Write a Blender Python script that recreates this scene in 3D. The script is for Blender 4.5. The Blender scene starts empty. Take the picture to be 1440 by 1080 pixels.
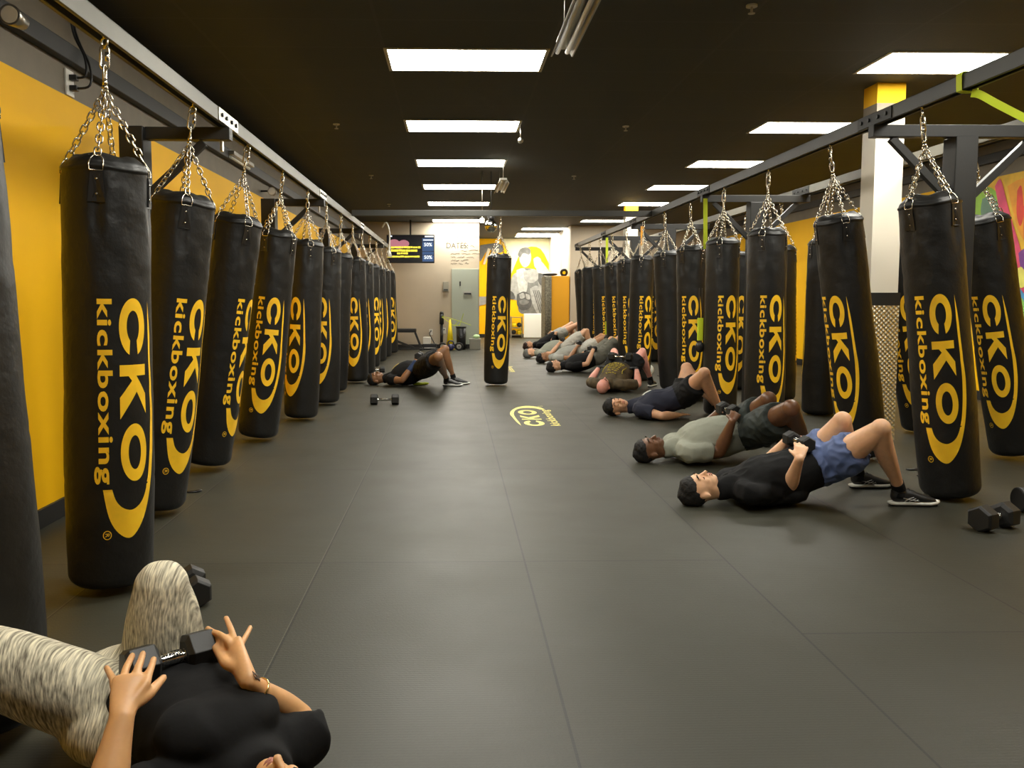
import bpy, bmesh, math, random
from mathutils import Vector, Quaternion, Matrix, noise
from mathutils.geometry import tessellate_polygon
V = Vector
PI = math.pi
rnd = random.Random(7)
S = bpy.context.scene
C = S.collection

# ------------------------------------------------------------------ camera
FPX, YAW, PITCH = 1165.0, math.radians(1.3), math.atan(92/1165.0)
CX, CY, CAMH = 664.4, 510.0, 1.25
cy_, sy_, cp_, sp_ = math.cos(YAW), math.sin(YAW), math.cos(PITCH), math.sin(PITCH)
FW = V((sy_*cp_, cy_*cp_, -sp_)); RT = V((cy_, -sy_, 0)); UP = V((sy_*sp_, cy_*sp_, cp_))
CAM = V((0, 0, CAMH))
cam = bpy.data.cameras.new('camera'); cam_o = bpy.data.objects.new('camera', cam); C.objects.link(cam_o)
cam_o.matrix_world = Matrix(((RT.x, UP.x, -FW.x, 0), (RT.y, UP.y, -FW.y, 0), (RT.z, UP.z, -FW.z, CAMH), (0, 0, 0, 1)))
cam.sensor_width = 36; cam.lens = FPX/1440*36
cam.shift_x = (720-CX)/1440; cam.shift_y = -(540-CY)/1440
cam.clip_start = 0.02; cam.clip_end = 200
S.camera = cam_o
def ray(u, v): return FW + RT*((u-CX)/FPX) - UP*((v-CY)/FPX)
def atz(u, v, z): d = ray(u, v); return CAM + d*((z-CAMH)/d.z)
def aty(u, v, y): d = ray(u, v); return CAM + d*(y/d.y)
def atx(u, v, x): d = ray(u, v); return CAM + d*(x/d.x)

# ------------------------------------------------------------------ materials
MATS = {}
def mat(name, col, rough=0.6, metal=0.0, bump=0.0, bscale=60, emit=0, ecol=None, spec=0.5, sss=0, mott=0, mscale=8, coat=0, bdist=0.004, stretch=None):
    if name in MATS: return MATS[name]
    m = bpy.data.materials.new(name); m.use_nodes = True
    nt = m.node_tree; b = nt.nodes['Principled BSDF']
    b.inputs['Base Color'].default_value = (*col, 1); b.inputs['Roughness'].default_value = rough
    b.inputs['Metallic'].default_value = metal; b.inputs['Specular IOR Level'].default_value = spec
    if coat: b.inputs['Coat Weight'].default_value = coat; b.inputs['Coat Roughness'].default_value = 0.25
    if sss: b.inputs['Subsurface Weight'].default_value = sss; b.inputs['Subsurface Radius'].default_value = (.012, .005, .002); b.inputs['Subsurface Scale'].default_value = 1
    if emit:
        b.inputs['Emission Color'].default_value = (*(ecol or col), 1); b.inputs['Emission Strength'].default_value = emit
    if bump or mott:
        tc = nt.nodes.new('ShaderNodeTexCoord'); vec = tc.outputs['Object']
        if stretch:
            mp = nt.nodes.new('ShaderNodeMapping'); mp.inputs['Scale'].default_value = stretch
            nt.links.new(vec, mp.inputs[0]); vec = mp.outputs[0]
    if bump:
        n = nt.nodes.new('ShaderNodeTexNoise'); n.inputs['Scale'].default_value = bscale; n.inputs['Detail'].default_value = 5
        nt.links.new(vec, n.inputs['Vector'])
        bp = nt.nodes.new('ShaderNodeBump'); bp.inputs['Strength'].default_value = bump; bp.inputs['Distance'].default_value = bdist
        nt.links.new(n.outputs[0], bp.inputs['Height']); nt.links.new(bp.outputs[0], b.inputs['Normal'])
    if mott:
        n = nt.nodes.new('ShaderNodeTexNoise'); n.inputs['Scale'].default_value = mscale; n.inputs['Detail'].default_value = 6
        nt.links.new(vec, n.inputs['Vector'])
        mr = nt.nodes.new('ShaderNodeMapRange'); mr.inputs[1].default_value = .3; mr.inputs[2].default_value = .7
        mr.inputs[3].default_value = 1-mott; mr.inputs[4].default_value = 1+mott
        nt.links.new(n.outputs[0], mr.inputs[0])
        mx = nt.nodes.new('ShaderNodeVectorMath'); mx.operation = 'SCALE'; mx.inputs[0].default_value = col
        nt.links.new(mr.outputs[0], mx.inputs['Scale']); nt.links.new(mx.outputs[0], b.inputs['Base Color'])
    MATS[name] = m; return m

M_vinyl = mat('bag_vinyl', (.0095, .0093, .0085), .46, bump=.45, bscale=9, bdist=.02, spec=.4, mott=.15, mscale=5)
M_print = mat('bag_print', (.98, .58, .02), .45, mott=.08, mscale=14)
M_chain = mat('chain_steel', (.62, .58, .48), .25, 1)
M_steel = mat('brushed_steel', (.45, .43, .38), .35, 1)
M_chrome = mat('chrome', (.8, .8, .78), .12, 1)
M_blacksteel = mat('black_steel', (.018, .018, .017), .5, bump=.1, bscale=80)
M_railpaint = mat('rail_grey', (.14, .135, .11), .5, mott=.1, mscale=4)
M_raildark = mat('rail_dark', (.05, .05, .045), .42, mott=.1, mscale=4)
M_tapey = mat('strap_yellow', (.62, .75, .02), .6)
M_orange = mat('strap_orange', (.8, .35, .02), .6)
M_rubber = mat('hex_rubber', (.014, .014, .013), .5, bump=.15, bscale=120)
M_yellow = mat('wall_yellow', (.93, .50, .0), .6, spec=.25, mott=.05, mscale=1.2, bump=.04)
M_beige = mat('wall_beige', (.50, .42, .31), .7, mott=.06, mscale=1.3, bump=.04)
M_taupe = mat('wall_taupe', (.20, .17, .125), .7, mott=.06)
M_white = mat('wall_white', (.72, .67, .56), .6, bump=.03)
M_black = mat('black_trim', (.012, .012, .011), .5)
M_plasticw = mat('white_plastic', (.75, .73, .66), .4)
M_plasticb = mat('black_plastic', (.015, .015, .015), .4)
M_panelg = mat('panel_grey_green', (.40, .43, .35), .45)
M_white2 = mat('bright_white', (.8, .8, .74), .5)
M_coneY = mat('cone_yellow', (.9, .68, .0), .5)
M_logoF = mat('floor_logo_yellow', (.86, .77, .24), .55, mott=.1, mscale=30)
def skin(name, c, r=.45): return mat(name, c, r, sss=.12, mott=.07, mscale=25, bump=.08, bscale=200, bdist=.001)

# ------------------------------------------------------------------ scene helpers
def tagk(o, kind): o['kind'] = kind; return o
def tag(o, label, cat, group=None):
    o['label'] = label; o['category'] = cat
    if group: o['group'] = group
    return o
def thing(name, label, cat, loc=(0, 0, 0), rotz=0, group=None):
    o = bpy.data.objects.new(name, None); C.objects.link(o); o.empty_display_size = .05
    o.location = loc; o.rotation_euler = (0, 0, rotz)
    return tag(o, label, cat, group)
def copy_tree(o, parent=None):
    c = o.copy(); C.objects.link(c)
    if parent is not None:
        c.parent = parent
    for ch in list(o.children): copy_tree(ch, c)
    return c
def ordn(i):
    return ['first', 'second', 'third', 'fourth', 'fifth', 'sixth', 'seventh', 'eighth', 'ninth', 'tenth', 'eleventh', 'twelfth', 'thirteenth', 'fourteenth'][i]

class G:
    """collects geometry; build() links it as one mesh object"""
    def __init__(s): s.v = []; s.f = []; s.m = []; s.sm = []
    def add(s, vs, fs, mi=0, smooth=False):
        b = len(s.v); s.v += [tuple(p) for p in vs]
        for f in fs: s.f.append([i+b for i in f]); s.m.append(mi); s.sm.append(smooth)
        return s
    def box(s, c, d, mi=0, rot=None, M=None):
        x, y, z = d[0]/2, d[1]/2, d[2]/2
        vs = [V((a*x, b*y, e*z)) for a in (-1, 1) for b in (-1, 1) for e in (-1, 1)]
        if rot is not None: vs = [rot @ p for p in vs]
        vs = [p+V(c) for p in vs]
        return s.add(vs, [(0, 1, 3, 2), (4, 6, 7, 5), (0, 4, 5, 1), (2, 3, 7, 6), (0, 2, 6, 4), (1, 5, 7, 3)], mi)
    def box2(s, a, b, mi=0): return s.box([(a[i]+b[i])/2 for i in range(3)], [abs(b[i]-a[i]) for i in range(3)], mi)
    def bar(s, a, b, w, h, mi=0, up=V((0, 0, 1))):
        a, b = V(a), V(b); t = (b-a); L = t.length; t.normalize()
        sd = t.cross(up)
        if sd.length < 1e-4: sd = t.cross(V((0, 1, 0)))
        sd.normalize(); u = sd.cross(t)
        R = Matrix((sd, t, u)).transposed()
        return s.box((a+b)/2, (w, L, h), mi, rot=R)
    def prism(s, pts, vec, mi=0, smooth=False):
        n = len(pts); vec = V(vec); pts = [V(p) for p in pts]
        tri = tessellate_polygon([pts])
        vs = pts+[p+vec for p in pts]
        fs = [tuple(t) for t in tri]+[tuple(i+n for i in reversed(t)) for t in tri]
        fs += [(i, (i+1) % n, (i+1) % n+n, i+n) for i in range(n)]
        return s.add(vs, fs, mi, smooth)
    def loft(s, rings, mi=0, smooth=True, close=False, cap=True):
        n = len(rings[0]); vs = [p for r in rings for p in r]; fs = []
        k = len(rings)
        for i in range(k-1+(1 if close else 0)):
            a, b = i*n, ((i+1) % k)*n
            fs += [(a+j, a+(j+1) % n, b+(j+1) % n, b+j) for j in range(n)]
        if cap and not close:
            fs += [tuple(reversed(range(n))), tuple(range((k-1)*n, k*n))]
        return s.add(vs, fs, mi, smooth)
    def pipe(s, pts, r, seg=10, mi=0, smooth=True, close=False, cap=True):
        pts = [V(p) for p in pts]; n = len(pts); rs = r if isinstance(r, (list, tuple)) else [r]*n
        rings = []; prev = None
        for i, p in enumerate(pts):
            if close: t = pts[(i+1) % n]-pts[i-1]
            else: t = pts[min(i+1, n-1)]-pts[max(i-1, 0)]
            if t.length < 1e-9: t = V((0, 0, 1))
            t.normalize()
            if prev is None:
                prev = t.orthogonal().normalized()
            prev = (prev-t*prev.dot(t))
            if prev.length < 1e-6: prev = t.orthogonal()
            prev.normalize(); w = t.cross(prev)
            rings.append([p+(prev*math.cos(2*PI*j/seg)+w*math.sin(2*PI*j/seg))*rs[i] for j in range(seg)])
        return s.loft(rings, mi, smooth, close, cap)
    def cyl(s, a, b, r, seg=24, mi=0, r2=None, smooth=True):
        a, b = V(a), V(b); r2 = r if r2 is None else r2
        t = (b-a).normalized(); u = t.orthogonal().normalized(); w = t.cross(u)
        cs = [(u*math.cos(2*PI*j/seg)+w*math.sin(2*PI*j/seg)) for j in range(seg)]
        vs = [a+c*r for c in cs]+[b+c*r2 for c in cs]
        s.add(vs, [(j, (j+1) % seg, (j+1) % seg+seg, j+seg) for j in range(seg)], mi, smooth)
        k = len(s.v)-2*seg
        s.f += [[k+j for j in reversed(range(seg))], [k+seg+j for j in range(seg)]]; s.m += [mi, mi]; s.sm += [False, False]
        return s
    def ball(s, c, r, mi=0, u=16, v=10):
        r = r if isinstance(r, (tuple, list)) else (r, r, r); c = V(c)
        rings = []
        for i in range(1, v):
            a = PI*i/v
            rings.append([c+V((r[0]*math.sin(a)*math.cos(2*PI*j/u), r[1]*math.sin(a)*math.sin(2*PI*j/u), -r[2]*math.cos(a))) for j in range(u)])
        b = len(s.v); s.loft(rings, mi, True, cap=False)
        s.v += [tuple(c-V((0, 0, r[2]))), tuple(c+V((0, 0, r[2])))]; e = len(s.v); L = b+(v-2)*u
        for j in range(u):
            s.f += [[e-2, b+(j+1) % u, b+j], [e-1, L+j, L+(j+1) % u]]; s.m += [mi, mi]; s.sm += [True, True]
        return s
    def ring(s, c, n, R, r, mi=0, seg=20, rseg=8):
        n = V(n).normalized(); u = n.orthogonal().normalized(); w = n.cross(u); c = V(c)
        return s.pipe([c+(u*math.cos(2*PI*i/seg)+w*math.sin(2*PI*i/seg))*R for i in range(seg)], r, rseg, mi, True, close=True)
    def mesh(s, name, mats):
        me = bpy.data.meshes.new(name); me.from_pydata(s.v, [], s.f)
        for m in (mats if isinstance(mats, (list, tuple)) else [mats]): me.materials.append(m)
        me.polygons.foreach_set('material_index', s.m); me.polygons.foreach_set('use_smooth', s.sm); me.update()
        return me
    def build(s, name, mats, parent=None, bevel=0, label=None, fixn=True):
        me = s.mesh(name, mats)
        if fixn:
            bm = bmesh.new(); bm.from_mesh(me); bmesh.ops.recalc_face_normals(bm, faces=bm.faces); bm.to_mesh(me); bm.free()
        o = bpy.data.objects.new(name, me); C.objects.link(o)
        if parent is not None: o.parent = parent
        if bevel:
            b = o.modifiers.new('bevel', 'BEVEL'); b.width = bevel; b.segments = 2; b.limit_method = 'ANGLE'; b.angle_limit = .6
        if label: o['label'] = label
        return o

def struct(name, g, m, bevel=0): return tagk(g.build(name, m, None, bevel), 'structure')

# ------------------------------------------------------------------ the logo (flat, metres: s across, t down)
def ell(cs, ct, rs, rt, n=40, a0=0, a1=2*PI, ends=False):
    k = n+1 if ends else n
    return [(cs+rs*math.cos(a0+(a1-a0)*i/n), ct+rt*math.sin(a0+(a1-a0)*i/n)) for i in range(k)]
def catmull(pts, sub=5):
    out = []
    n = len(pts)
    for i in range(n-1):
        p0, p1, p2, p3 = pts[max(i-1, 0)], pts[i], pts[i+1], pts[min(i+2, n-1)]
        for k in range(sub):
            t = k/sub
            out.append(tuple(.5*((2*b)+(-a+c)*t+(2*a-5*b+4*c-d)*t*t+(-a+3*b-3*c+d)*t**3) for a, b, c, d in zip(p0, p1, p2, p3)))
    out.append(tuple(pts[-1])); return out
def text_polys(txt, offset=0.0, space=1.0):
    cu = bpy.data.curves.new('txt', 'FONT'); cu.body = txt; cu.offset = offset; cu.space_character = space; cu.resolution_u = 4
    o = bpy.data.objects.new('txt', cu); C.objects.link(o)
    dg = bpy.context.evaluated_depsgraph_get(); me = bpy.data.meshes.new_from_object(o.evaluated_get(dg))
    vs = [tuple(v.co) for v in me.vertices]; fs = [tuple(p.vertices) for p in me.polygons]
    bpy.data.objects.remove(o); bpy.data.meshes.remove(me); bpy.data.curves.remove(cu)
    return vs, fs
def logo_flat():
    """list of (verts2d, faces)"""
    out = []
    def poly(loops):
        pts = [p for l in loops for p in l]
        tri = tessellate_polygon([[V((a, b, 0)) for a, b in l] for l in loops])
        out.append((pts, [tuple(t) for t in tri]))
    # C, open end pointing down the bag
    ct = .662
    g = .33
    a0, a1 = PI/2+g, PI/2+2*PI-g
    outer = ell(0, ct, .059, .1185, 44, a0, a1, True); inner = ell(0, ct-.002, .028, .066, 44, a0+.22, a1-.22, True)
    poly([outer+inner[::-1]])
    K = [(0, 0), (.046, 0), (.046, .036), (.066, .050), (.133, 0), (.222, 0), (.112, .070), (.208, .118), (.124, .118), (.046, .070), (.046, .118), (0, .118)]
    poly([[(y-.059, .816+x) for x, y in K]])
    poly([ell(0, 1.18, .059, .12, 48), ell(0, 1.18, .028, .071, 40)])
    o_ = catmull([(.082, .553), (.099, .72), (.109, .94), (.115, 1.06), (.107, 1.19), (.084, 1.325), (.042, 1.46), (-.017, 1.535), (-.07, 1.51), (-.106, 1.44), (-.127, 1.325)])
    i_ = catmull([(-.093, 1.325), (-.078, 1.375), (-.05, 1.408), (-.01, 1.418), (.034, 1.385), (.066, 1.30), (.084, 1.18), (.092, 1.06), (.091, .90), (.0835, .70)])
    poly([o_+i_])
    vs, fs = text_polys('kickboxing', .026, 1.12)
    x0, x1 = min(p[0] for p in vs), max(p[0] for p in vs); y1 = max(p[1] for p in vs)
    sx = .755/(x1-x0); syy = .054/y1
    out.append(([(-.139+p[1]*syy, .547+(p[0]-x0)*sx) for p in vs], fs))
    poly([ell(-.113, 1.515, .0165, .019, 24), ell(-.113, 1.515, .0135, .016, 24)])
    vs, fs = text_polys('R', .01)
    out.append(([(-.120+p[1]*.022, 1.506+p[0]*.028) for p in vs], fs))
    return out
LOGO = logo_flat()
def logo_geo(fn, step=.012, tstep=.12):
    """mesh data of the logo, cut into strips along s, mapped by fn(s,t)"""
    bm = bmesh.new()
    for vs, fs in LOGO:
        bv = [bm.verts.new((a, b, 0)) for a, b in vs]
        for f in fs:
            try: bm.faces.new([bv[i] for i in f])
            except ValueError: pass
    k = -.15
    while k < .13:
        bmesh.ops.bisect_plane(bm, geom=bm.verts[:]+bm.edges[:]+bm.faces[:], plane_co=(k, 0, 0), plane_no=(1, 0, 0)); k += step
    k = .5
    while k < 1.6:
        bmesh.ops.bisect_plane(bm, geom=bm.verts[:]+bm.edges[:]+bm.faces[:], plane_co=(0, k, 0), plane_no=(0, 1, 0)); k += tstep
    bm.verts.index_update()
    vs = [fn(v.co.x, v.co.y) for v in bm.verts]; fs = [[v.index for v in f.verts] for f in bm.faces]
    bm.free(); return vs, fs

# ------------------------------------------------------------------ punching bag
BL = 1.76; TOPZ = -.50
def bag_r(t, th):
    u = t/BL
    r = .166+.010*math.sin(min(u, 1)*PI*.9)+.003*math.sin(u*9+1)
    if t < .10: r += .0035*math.sin(th*4+.4)*(1-t/.10)
    r += .0022*noise.noise(V((math.cos(th)*1.6, math.sin(th)*1.6, t*5)))
    r += .0030*noise.noise(V((math.cos(th)*2.6+4, math.sin(th)*2.6, t*9)))*(1 if t < .5 else .45)
    # pull creases fanning down from the four straps
    if t < .34:
        d = math.cos((th-PI/4)*4)
        r -= .013*max(0, d)**6*math.sin(min(1, t/.34)*PI)
    for tc in (.43, .455, .93, 1.32):
        r -= .0022*math.exp(-((t-tc+.015*math.sin(th*2+tc*9))/.007)**2)
    return r
def bag_pt(t, th, off=0):
    e = BL-t
    r = bag_r(t, th)+off
    if e < .055: r *= 1-.30*(1-math.sqrt(max(0, 1-(1-e/.055)**2)))
    if t < .02: r *= .965+.035*t/.02
    return V((r*math.cos(th), r*math.sin(th), TOPZ-t+.008*math.cos(4*th+PI)*max(0, 1-t/.06)))
M_strap = mat('bag_strap', (.013, .012, .011), .35)
def make_bag():
    root = thing('punching_bag', 'x', 'punching bag')
    g = G(); N = 72; rings = []
    def lid(f, z): return [V((f*bag_r(0, 2*PI*j/N)*.965*math.cos(2*PI*j/N), f*bag_r(0, 2*PI*j/N)*.965*math.sin(2*PI*j/N), z+.016*math.cos(8*PI*j/N+PI)*f*(1-f)*2+.02*(1-f)*noise.noise(V((math.cos(2*PI*j/N)*3*f, math.sin(2*PI*j/N)*3*f, 2))))) for j in range(N)]
    for f, z in ((.02, .022), (.3, .026), (.55, .034), (.72, .034), (.86, .018), (.95, .006)): rings.append(lid(f, TOPZ+z))
    ts = [0, .006, .012, .018, .024, .03, .034, .04, .05, .06]+[.06+.34*i/26 for i in range(1, 27)]+[.4+(BL-.055-.4)*i/56 for i in range(1, 57)]+[BL-.055*(1-i/7) for i in range(1, 8)]
    for t in ts:
        ring = [bag_pt(t, 2*PI*j/N) for j in range(N)]
        if .012 < t < .033: ring = [V((p.x*1.028, p.y*1.028, p.z)) for p in ring]
        rings.append(ring)
    rings.append([V((p.x*.6, p.y*.6, p.z-.004)) for p in rings[-1]]); rings.append([V((p.x*.05, p.y*.05, p.z)) for p in rings[-1]])
    g.loft(rings, 0, True)
    vs, fs = logo_geo(lambda s, t: bag_pt(t, s/.174, .0016))
    g.add(vs, [list(reversed(f)) for f in fs], 1, True)
    g.build('bag_body', [M_vinyl, M_print], root, fixn=False)
    for k in range(4):
        th = PI/4+k*PI/2
        def P(t, w, o): return bag_pt(t, th+w/.17, o)
        g = G()
        pr = [(-.022, .045), (.022, .045), (.033, .165), (-.033, .165)]
        front = [P(t, w, .0065) for w, t in pr]; back = [P(t, w, -.004) for w, t in pr]
        mid = [P(.045, 0, .0075), P(.16, 0, .0075)]
        g.add(front+back+mid, [(0, 8, 9, 3), (8, 1, 2, 9), (0, 3, 7, 4), (1, 5, 6, 2), (3, 9, 2, 6, 7), (0, 4, 5, 1, 8)], 0)
        # stitched cross on the strap
        for (a, b) in (((-.014, .055), (.014, .145)), ((.014, .055), (-.014, .145))): g.pipe([P(a[1], a[0], .008), P((a[1]+b[1])/2, 0, .0085), P(b[1], b[0], .008)], .0011, 5)
        st = g.build('strap', M_strap, root, fixn=True)
        for t in (.072, .132): G().ball(P(t, 0, .0085), (.006, .006, .006), 0, 10, 6).build('rivet', M_chain, st)
        g = G(); c = P(.02, 0, .006); nrm = V((math.cos(th), math.sin(th), 0)); sd = V((-math.sin(th), math.cos(th), 0))
        pts = [c+sd*(.027*math.cos(a))+(V((0, 0, 1))-nrm*.55).normalized()*(.046*math.sin(a)) for a in [PI*i/12 for i in range(13)]]
        pts += [c-sd*.025-V((0, 0, .024)), c+sd*.025-V((0, 0, .024))]
        g.pipe(pts, .0028, 8, close=True); g.build('d_ring', M_chain, root)
    # chains
    def link(g, a, b, rot, L=.042, W=.0125, r=.0033):
        t = (b-a).normalized(); u = t.orthogonal().normalized(); u = Quaternion(t, rot) @ u; c = (a+b)/2; h = L/2-W
        pts = [c+t*(h+W*math.sin(x))+u*W*math.cos(x) for x in [PI*i/5 for i in range(6)]]
        pts += [c-t*(h+W*math.sin(x))-u*W*math.cos(x) for x in [PI*i/5 for i in range(6)]]
        g.pipe(pts, r, 6, close=True)
    def chain(g, a, b, L=.042, ph=0, W=.0125, r=.0033):
        a, b = V(a), V(b); n = max(1, round((b-a).length/(L-.010)))
        for i in range(n):
            p, q = a.lerp(b, i/n), a.lerp(b, (i+1)/n); m = (p+q)/2; d = (q-p).normalized()*(.5*L)
            link(g, m-d, m+d, ph+PI/2*i, L, W, r)
    g = G(); g.ring((0, 0, .0), (0, 1, 0), .021, .0052); g.cyl((0, 0, .018), (0, 0, .062), .006); g.build('eye_bolt', M_chain, root)
    g = G(); link(g, V((0, 0, -.012)), V((0, 0, -.105)), .2, .095, .017, .0055); g.cyl((.017, 0, -.04), (.017, 0, -.075), .008, 10)
    link(g, V((0, 0, -.09)), V((0, 0, -.155)), 1.7, .07, .014, .0045)
    g.cyl((0, 0, -.145), (0, 0, -.175), .010, 12); g.ball((0, 0, -.18), .013); g.ring((0, 0, -.198), (1, 0, 0), .014, .004)
    g.build('swivel_hook', M_chain, root)
    for k in range(4):
        th = PI/4+k*PI/2; g = G(); e = bag_pt(.02, th, .004)+(V((0, 0, 1))-V((math.cos(th), math.sin(th), 0))*.55).normalized()*.044
        chain(g, (0.006*math.cos(th), .006*math.sin(th), -.205), e, ph=.4*k); g.build('chain', M_chain, root)
    return root
BAG = make_bag(); bag_used = False
RAILL, RAILR, RAILO = -1.455, 2.825, 3.92
ZL, ZR = 2.28, 2.35
def hang_bag(x, y, z, bx, psi, label, group, dy=0.0, zs=1.0):
    """eye at (x,y,z); bx = where the foot of the bag stands sideways; psi = turn of the print away from the aisle view"""
    global bag_used
    r = BAG if not bag_used else copy_tree(BAG)
    bag_used = True
    d = V((bx-x, dy, -2.22)); d.normalize()
    yaw = math.atan2(-y, -x)+math.radians(psi)
    q = V((0, 0, -1)).rotation_difference(d)
    r.rotation_mode = 'QUATERNION'; r.rotation_quaternion = q @ Quaternion((0, 0, 1), yaw); r.location = (x, y, z)
    r['label'] = label; r['group'] = group; r.scale = (1, 1, zs)
    return r
Y0, DY = 3.53, 1.225
left = [(-1, -14, 150, 0), (0, 160, 33, 0), (1, 220, 52, 0), (2, 292, 72, 0), (3, 364, 12, 0), (4, 424, -30, 0), (5, 457, -14, 0), (6, 470, 130, 0), (7, 502, -6, 0), (8, 513, 0, 0), (9, 521, 40, 0), (10, 531, 6, 0), (11, 539, 0, 0), (12, 549, 22, 0)]
looks_l = ['black bag with its print turned away, nearest the camera at the left edge',
 'large black bag with full yellow print, second from the camera on the left rail',
 'black bag with yellow print half turned away, third along the left rail',
 'black bag showing mostly its small lettering, fourth along the left rail',
 'black bag with the whole yellow logo facing the aisle, fifth along the left rail']
for k, bpx, psi, dy in left:
    y = Y0+DY*k+(.03 if k < 0 else 0); b = aty(bpx, 418+FPX*1.2/y, y+.02)
    i = k+1
    lab = looks_l[i] if i < 5 else '%s black punching bag from the camera along the left rail' % ordn(i)
    hang_bag(RAILL+(.022 if k == 0 else 0), y, ZL+.012, b.x, psi, lab, 'punching bags on the left rail')
YR, DYR = 5.03, 1.225
right = [(0, 1327, 5), (1, 1207, -28), (2, 1071, 30), (3, 1010, 34), (4, 972, 7), (5, 944, 120), (6, 897, 40), (7, 884, 20), (8, 868, 30), (9, 849, 45), (10, 829, 70), (11, 824, 100)]
for k, bpx, psi in right:
    y = YR+DYR*k; b = aty(bpx, 418+FPX*1.2/y, y+.05)
    lab = ['large black bag with full yellow logo, nearest on the right inner rail',
           'black bag in front of the white pillar, second on the right inner rail'][k] if k < 2 else '%s punching bag from the camera on the right inner rail' % ordn(k)
    hang_bag(RAILR, y, ZR-.0, b.x, psi, lab, 'punching bags on the right inner rail', zs=1.035)
outer = [(1, 1418, -10), (2, 1290, 2), (3, 1148, -105), (4, 1095, 120), (5, 1036, 0), (6, 1003, 60), (7, 972, 10), (8, 946, 90), (9, 921, 12), (10, 902, 0), (11, 888, 30)]
for k, bpx, psi in outer:
    y = YR+DYR*k; b = aty(bpx, 418+FPX*1.2/y, y+.05)
    lab = 'black bag in front of the colourful mural, on the outer right rail' if k == 1 else '%s punching bag from the camera on the outer right rail' % ordn(k-1)
    hang_bag(RAILO, y, ZR, b.x, psi, lab, 'punching bags on the outer right rail', zs=1.035)
hang_bag(.66, 11.72, ZR-.02, .60, 20, 'single black punching bag hanging from the cross beam over the aisle', 'punching bag over the aisle', zs=1.02)

# ------------------------------------------------------------------ room shell
WL, WR = -2.25, 6.43
CEIL = 3.07
YB, YA = 20.3, 26.0
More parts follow.
